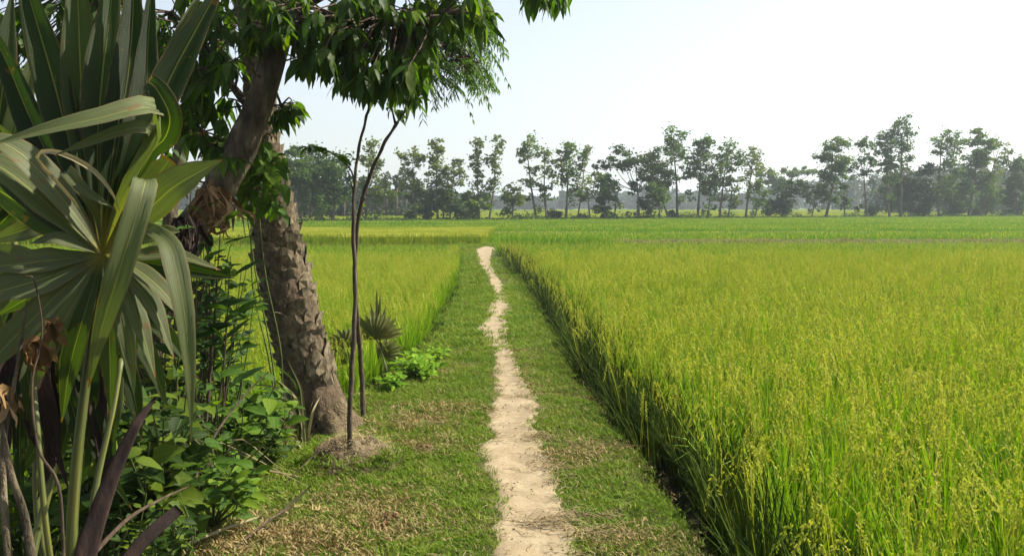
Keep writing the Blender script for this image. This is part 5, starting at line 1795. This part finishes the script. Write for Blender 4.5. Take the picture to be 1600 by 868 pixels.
shrub('tall_shrub', 'thin tall shoot with a few bright leaves left of the palm trunk', 'shrub', onground(330, 5.1), [(378, 415, 5.0), (400, 440, 5.0), (365, 470, 5.0), (392, 480, 5.0), (340, 500, 5.0)], 'vine', .12, 5, .007, start=.72)
shrub('narrow_leaved_shrub', 'dark shrub with long narrow leaves spreading beside the fan palm', 'shrub', onground(300, 4.7), [(330, 390, 4.6), (345, 350, 4.7), (310, 360, 4.5), (360, 400, 4.6), (300, 420, 4.6), (340, 440, 4.6), (290, 350, 4.6), (320, 330, 4.8), (300, 470, 4.6)], 'narrow', .27, 11, .009, 'twig', start=.55, up=.5)
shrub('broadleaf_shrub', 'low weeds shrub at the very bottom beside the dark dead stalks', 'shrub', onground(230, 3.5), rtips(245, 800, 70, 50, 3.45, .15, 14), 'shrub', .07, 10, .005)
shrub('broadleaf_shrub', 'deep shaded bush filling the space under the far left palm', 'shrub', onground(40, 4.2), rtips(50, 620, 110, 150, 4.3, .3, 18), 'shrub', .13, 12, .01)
shrub('bright_weed', 'bright green leafy weed at the left turf edge beside the young fan palm', 'weed', gfoot(655, 590), rtips(650, 565, 36, 22, (gfoot(655, 590) - CAM).dot(FWD), .25, 22), 'weed', .115, 7, .004, bend=.03, start=.2)
shrub('bright_weed', 'small light green weed right behind the crossing saplings', 'weed', gfoot(610, 605), rtips(612, 592, 26, 12, (gfoot(610, 605) - CAM).dot(FWD), .2, 14), 'weed', .10, 6, .004, bend=.03, start=.2)
shrub('bright_weed', 'patch of leafy weed on the turf slope below the rice edge', 'weed', gfoot(690, 560), rtips(684, 548, 22, 12, (gfoot(690, 560) - CAM).dot(FWD), .25, 9), 'weed', .08, 6, .004, bend=.03, start=.2)
shrub('bright_weed', 'little weed growing against the foot of the palm trunk', 'weed', gfoot(525, 668), rtips(522, 655, 14, 10, (gfoot(525, 668) - CAM).dot(FWD) - .05, .04, 5), 'weed', .05, 5, .003, bend=.02, start=.2)


shrub('broadleaf_shrub', 'dark mixed foliage filling the gap between fan palm and palm trunk', 'shrub', onground(290, 5.2), rtips(318, 395, 45, 70, 5.1, .25, 16), 'shrub', .12, 8, .008, 'twig', start=.5)
shrub('broadleaf_shrub', 'dim bush seen through the lower fan segments', 'shrub', onground(250, 4.9), rtips(245, 520, 60, 70, 4.8, .25, 16), 'shrub', .12, 9, .008, start=.3)
shrub('narrow_leaved_shrub', 'dark narrow leaved plant arching right toward the palm trunk', 'shrub', onground(325, 4.9), [(370, 470, 4.8), (350, 520, 4.8), (385, 420, 4.9), (330, 540, 4.8), (345, 480, 4.8)], 'narrow', .24, 10, .008, 'twig', start=.5, up=.4)


def climber():
    d = 5.75
    foot = onground(430, 5.85)
    root = thing('climbing_vine', 'leafy climber hanging in a bunch over the upper palm trunk', 'vine', foot)
    LV = Leaves(root, LM['vine'], 280)
    paths = [[tuple(foot), at(425, 560, d + .05), at(400, 430, d), at(385, 330, d - .1), at(370, 270, d - .15), at(352, 262, d - .25)],
             [tuple(foot), at(440, 560, d + .02), at(415, 430, d - .05), at(405, 330, d - .12), at(405, 262, d - .18), at(425, 238, d - .2)],
             [tuple(foot), at(420, 560, d), at(395, 450, d - .02), at(392, 330, d - .2), at(385, 250, d - .3), at(392, 225, d - .3)]]
    for Pp in paths:
        C = catmull(Pp, 30)
        mb = MB(); tube(mb, C, [.006 * (1 - .6 * i / 29) for i in range(30)], 6)
        mb.build('stem', M['green_stem'], root)
    tw = MB()
    for (cx, cy_, rx, ry, n, dd) in ((415, 285, 28, 38, 34, -.22), (370, 265, 28, 26, 22, -.3), (345, 262, 22, 16, 12, -.3), (430, 300, 16, 34, 16, -.2), (395, 245, 25, 22, 14, -.25), (385, 305, 25, 22, 12, -.15)):
        for k in range(n):
            u, v = rng.uniform(-1, 1), rng.uniform(-1, 1)
            c = at(cx + u * rx, cy_ - 10 + v * ry, d + dd + rng.gauss(0, .06))
            a = rng.uniform(0, 6.28)
            dr = Vector((math.cos(a) * .7, -.25, -rng.uniform(-.2, 1.2))).normalized()
            near = at(400, cy_, d + dd + .12)
            tube(tw, [near, near.lerp(c, .6), c], [.003, .002, .002], 4, cap=False)
            LV.put(c, dr, Vector((.3, -.7, .6)) + rv(.35), rng.uniform(.08, .155))
    tw.build('twigs', M['twig'], root)['kind'] = 'stuff'
    LV.flush()


climber()


def grass_clump(label, foot, blades, name='grass_clump', group=None):
    root = thing(name, label, 'grass', foot, group)
    for (pts, w, mk) in blades:
        C = catmull([foot + Vector((rng.gauss(0, .02), rng.gauss(0, .02), 0))] + [at(*p) for p in pts], 12)
        mb = MB()
        ribbon(mb, C, [w * (1 - (i / 11) ** 2.5) + .0008 for i in range(12)], (.3, -.8, .6), fold=.4)
        mb.build('blade', M[mk], root)


gf = gfoot(478, 700)
dg = (gf - CAM).dot(FWD)
B = []
for (tx, ty, mx, my) in ((392, 570, 450, 610), (418, 560, 455, 590), (405, 600, 450, 625), (398, 618, 450, 640), (425, 585, 462, 620), (400, 690, 440, 640), (412, 660, 450, 640), (440, 700, 458, 650), (386, 655, 430, 650), (500, 620, 490, 640), (448, 560, 468, 600), (380, 600, 430, 605)):
    B.append(([((478 + mx) / 2, my + 25, dg), (mx, my, dg), (tx, ty, dg + rng.uniform(-.1, .1))], .020, rng.choice(['rice_shade_tint', 'dry_frond', 'dry_frond', 'frond'])))
for k in range(5):
    B.append(([(462, 668, dg), (445, 668 + k * 3, dg - .05), (428 + k * 6, 712 + k * 4, dg - .05)], .028, 'dead_leaf'))
grass_clump('arching clump of long half dry blades left of the palm foot', gf, B)
gf = onground(235, 4.4); dg = 4.4
grass_clump('sprawling grass clump in the shade behind the dark stalks', gf, [([(235 + rng.gauss(0, 20), 700, dg), (235 + rng.gauss(0, 60), 620 + rng.uniform(-20, 60), dg), (235 + rng.gauss(0, 95), 640 + rng.uniform(-20, 100), dg)], .016, rng.choice(['rice_shade_tint', 'frond'])) for k in range(26)])
gf = onground(350, 4.55); dg = 4.55
grass_clump('tuft of yellowing blades at the turf edge by the fallen sticks', gf, [([(350 + rng.gauss(0, 12), 760, dg), (350 + rng.gauss(0, 35), 700 + rng.uniform(-20, 40), dg), (350 + rng.gauss(0, 60), 720 + rng.uniform(-20, 70), dg)], .012, rng.choice(['rice_shade_tint', 'frond', 'dry_frond'])) for k in range(24)])


# ------------------------------------------------------------------ dead stalks, fallen fronds, twigs
def stalk(name, label, cat, P, w, mk, flat=.35, seg=18, tipw=.25, normal=(.2, -.9, .4)):
    """a thick, channelled stalk or stub: widths w[0]..w[-1] in metres along the points"""
    C = catmull([at(*p) for p in P], seg)
    wr = np.interp(np.linspace(0, 1, seg), np.linspace(0, 1, len(w)), w)
    mb = MB()
    N0 = Vector(normal).normalized()
    vs, fc = [], []
    ring = 10
    for i in range(seg):
        p = Vector(C[i]); t = Vector(C[min(i + 1, seg - 1)] - C[max(i - 1, 0)]).normalized()
        s_ = t.cross(N0).normalized(); n_ = s_.cross(t)
        for k in range(ring):
            a = 2 * math.pi * k / ring
            x = math.cos(a) * wr[i] * .5; y = math.sin(a) * wr[i] * flat * .5
            y -= abs(x) * -.35
            q = p + s_ * x + n_ * y
            q += n_ * .004 * noise.noise(q * 30)
            vs.append(q)
    for i in range(seg - 1):
        for k in range(ring):
            k2 = (k + 1) % ring
            fc.append((i * ring + k, i * ring + k2, (i + 1) * ring + k2, (i + 1) * ring + k))
    fc.append(tuple(range(ring))); fc.append(tuple(range((seg - 1) * ring, seg * ring))[::-1])
    mb.add(vs, fc)
    o = mb.build(name, M[mk], origin=Vector(C[0]))
    tag(o, label, cat)
    return o


stalk('dead_stalk', 'tall dark reddish dead leaf stalk curving up to a point at lower left', 'dead stalk', [(118, 930, 2.45), (140, 850, 2.5), (170, 760, 2.55), (210, 670, 2.6), (243, 620, 2.65)], [.066, .060, .046, .030, .008], 'dead')
stalk('dead_stalk', 'short dark broken stalk leaning right in the bottom left corner', 'dead stalk', [(170, 930, 2.55), (205, 868, 2.6), (245, 825, 2.65), (280, 795, 2.7)], [.045, .042, .04, .034], 'dead')
stalk('fallen_frond', 'pale fallen leaf blade lying upright against the turf edge', 'fallen leaf', [(400, 835, 4.35), (428, 812, 4.4), (455, 788, 4.45), (486, 758, 4.5)], [.018, .035, .03, .006], 'frond', .15)
stalk('stick', 'long yellowish fallen stick at the lower turf edge', 'stick', [(262, 866, 3.95), (310, 842, 4.05), (360, 822, 4.15), (408, 806, 4.25)], [.016, .016, .014, .010], 'dry_frond', .8)
stalk('stick', 'brown crooked stick lying across the bottom of the turf', 'stick', [(350, 872, 3.97), (385, 840, 4.1), (420, 812, 4.25), (456, 790, 4.42)], [.012, .012, .010, .006], 'twig', .9)
stalk('stick', 'thin pale stick pointing right from the shrubs to the mound', 'stick', [(410, 733, 5.0), (440, 739, 5.05), (470, 746, 5.05), (482, 756, 5.0)], [.012, .012, .012, .006], 'straw', .6)
stalk('stick', 'dark bare twig rising from the mound to the left', 'stick', [(440, 760, 4.95), (465, 735, 5.0), (490, 712, 5.08), (512, 700, 5.1)], [.008, .007, .006, .004], 'twig', .9)
stalk('branch', 'thin bare branch reaching right over the undergrowth', 'branch', [(150, 860, 3.0), (200, 810, 3.1), (250, 780, 3.2), (298, 758, 3.3)], [.016, .014, .010, .005], 'twig', .9)
stalk('branch', 'woody grey stem curving up along the left picture edge', 'branch', [(20, 930, 2.3), (8, 800, 2.35), (6, 690, 2.4), (30, 560, 2.45), (42, 470, 2.5)], [.022, .020, .016, .010, .004], 'tree_bark', .9)
stalk('branch', 'crooked woody stem with dry leaves in the left corner', 'branch', [(60, 930, 2.3), (40, 810, 2.35), (18, 740, 2.35), (2, 660, 2.4)], [.026, .022, .018, .012], 'tree_bark', .9)
stalk('branch', 'thin bent twig hanging in front of the yellow stalks', 'branch', [(100, 880, 2.3), (92, 760, 2.3), (60, 700, 2.3), (50, 600, 2.32), (66, 520, 2.35), (54, 440, 2.35), (40, 430, 2.35)], [.009, .008, .007, .006, .005, .004, .002], 'twig', .9, seg=30)
stalk('branch', 'slanting bare branch behind the long drooping palm segment', 'branch', [(285, 800, 4.2), (330, 690, 4.4), (380, 620, 4.6), (420, 580, 4.7)], [.014, .012, .010, .005], 'twig', .9)


def dead_bunch(label, cx, cy_, d, n, L, mk='dead_leaf', spread=.06):
    c = at(cx, cy_, d)
    root = thing('dead_leaf_bunch', label, 'dead leaves', c)
    for k in range(n):
        p = c + rv(spread * .4)
        a = rng.uniform(0, 6.28)
        q = p + Vector((math.cos(a) * spread, math.sin(a) * spread, -L * rng.uniform(.3, 1)))
        mb = MB()
        C = catmull([p, p.lerp(q, .5) + rv(spread * .4), q], 9)
        w = rng.uniform(.012, .03)
        ribbon(mb, C, [w * math.sin(math.pi * (.12 + .85 * i / 8)) for i in range(9)], rv(1) + Vector((0, -1, 0)), fold=rng.uniform(.2, .9), wave=.5)
        mb.build('leaf', M[mk], root)


dead_bunch('crumpled brown dead leaves caught among the stalks at left', 55, 535, 2.45, 16, .09, 'dead_leaf', spread=.035)
dead_bunch('torn dry brown leaf hanging at the left edge', 10, 610, 2.4, 7, .08, spread=.03)
dead_bunch('shaggy brown clump of dry leaf sheaths hanging on the limb', 335, 305, 5.05, 60, .22, spread=.11)
dead_bunch('dark drooping dead leaves right behind the pale fan segments', 285, 350, 4.4, 26, .30, 'dead', spread=.10)
dead_bunch('few dry leaf tatters hanging below the fan leaf', 75, 500, 2.5, 6, .10, spread=.03)


def small_tufts():
    """single leaves and tufts lying on the turf that can be picked out"""
    for (px, py, lab) in ((612, 812, 'curled yellowish dry leaf on the turf, lower left of the path'), (602, 826, 'brown curled leaf lying lowest on the left turf'), (663, 705, 'pale dry leaf on the turf left of the path bend'),
                          (748, 478, 'dry yellow leaves scattered where the path narrows'), (728, 476, 'small orange dry leaf on the far turf'), (690, 560, 'dark dry leaf by the weed patch')):
        c = gp(px, py); c.z = Hs(c.x, c.y) + .025
        mb = MB()
        for k in range(3):
            a = rng.uniform(0, 6.28)
            e = Vector((math.cos(a), math.sin(a) * .6, .15)) * .06
            C = catmull([c - e * .6, c + Vector((0, 0, .015)), c + e], 6)
            ribbon(mb, C, [.004, .02, .026, .022, .012, .002], (0, -.3, 1), fold=.6)
        o = mb.build('dry_leaf', M['dead_leaf'], origin=c)
        tag(o, lab, 'dry leaf')
    # small dry stub with a tuft by the palm foot
    c = gfoot(532, 652)
    mb = MB(); tube(mb, [c, c + Vector((0, 0, .09))], [.006, .005], 6)
    for k in range(10):
        e = Vector((rng.gauss(0, .02), rng.gauss(0, .02), .03))
        ribbon(mb, [c + Vector((0, 0, .08)), c + Vector((0, 0, .09)) + e], [.006, .001], (0, -1, 0), mid=False)
    tag(mb.build('dry_stub', M['twig'], origin=c), 'tiny dry stub sticking up from the palm foot', 'stub')


small_tufts()


def straw_edge():
    """dry blades lying among the turf: countless"""
    mb = MB()
    for k in range(2600):
        y = 2.7 + 9 * rng.random() ** 1.5
        x = rng.uniform(float(XL0(y)) + .25, float(XR0(y)) - .02)
        if float(PLf(y)) < x < float(PRf(y)): continue
        d = noise.noise((x * 1.9, y * 1.9, 7)) + .6 * noise.noise((x * 5, y * 5, 2))
        if rng.random() > .25 + 1.3 * d: continue
        a = rng.uniform(0, 6.28)
        L = rng.uniform(.02, .07)
        p = Vector((x, y, Hs(x, y) + rng.uniform(.012, .03)))
        e = Vector((math.cos(a), math.sin(a), rng.uniform(-.1, .25))) * L
        ribbon(mb, [p, p + e * .5 + Vector((0, 0, .006)), p + e], [.0045, .004, .001], (0, 0, 1), fold=.3)
    tag(mb.build('dead_grass', M['straw'], smooth=False), 'dead straw blades lying in the turf', kind='stuff')


straw_edge()
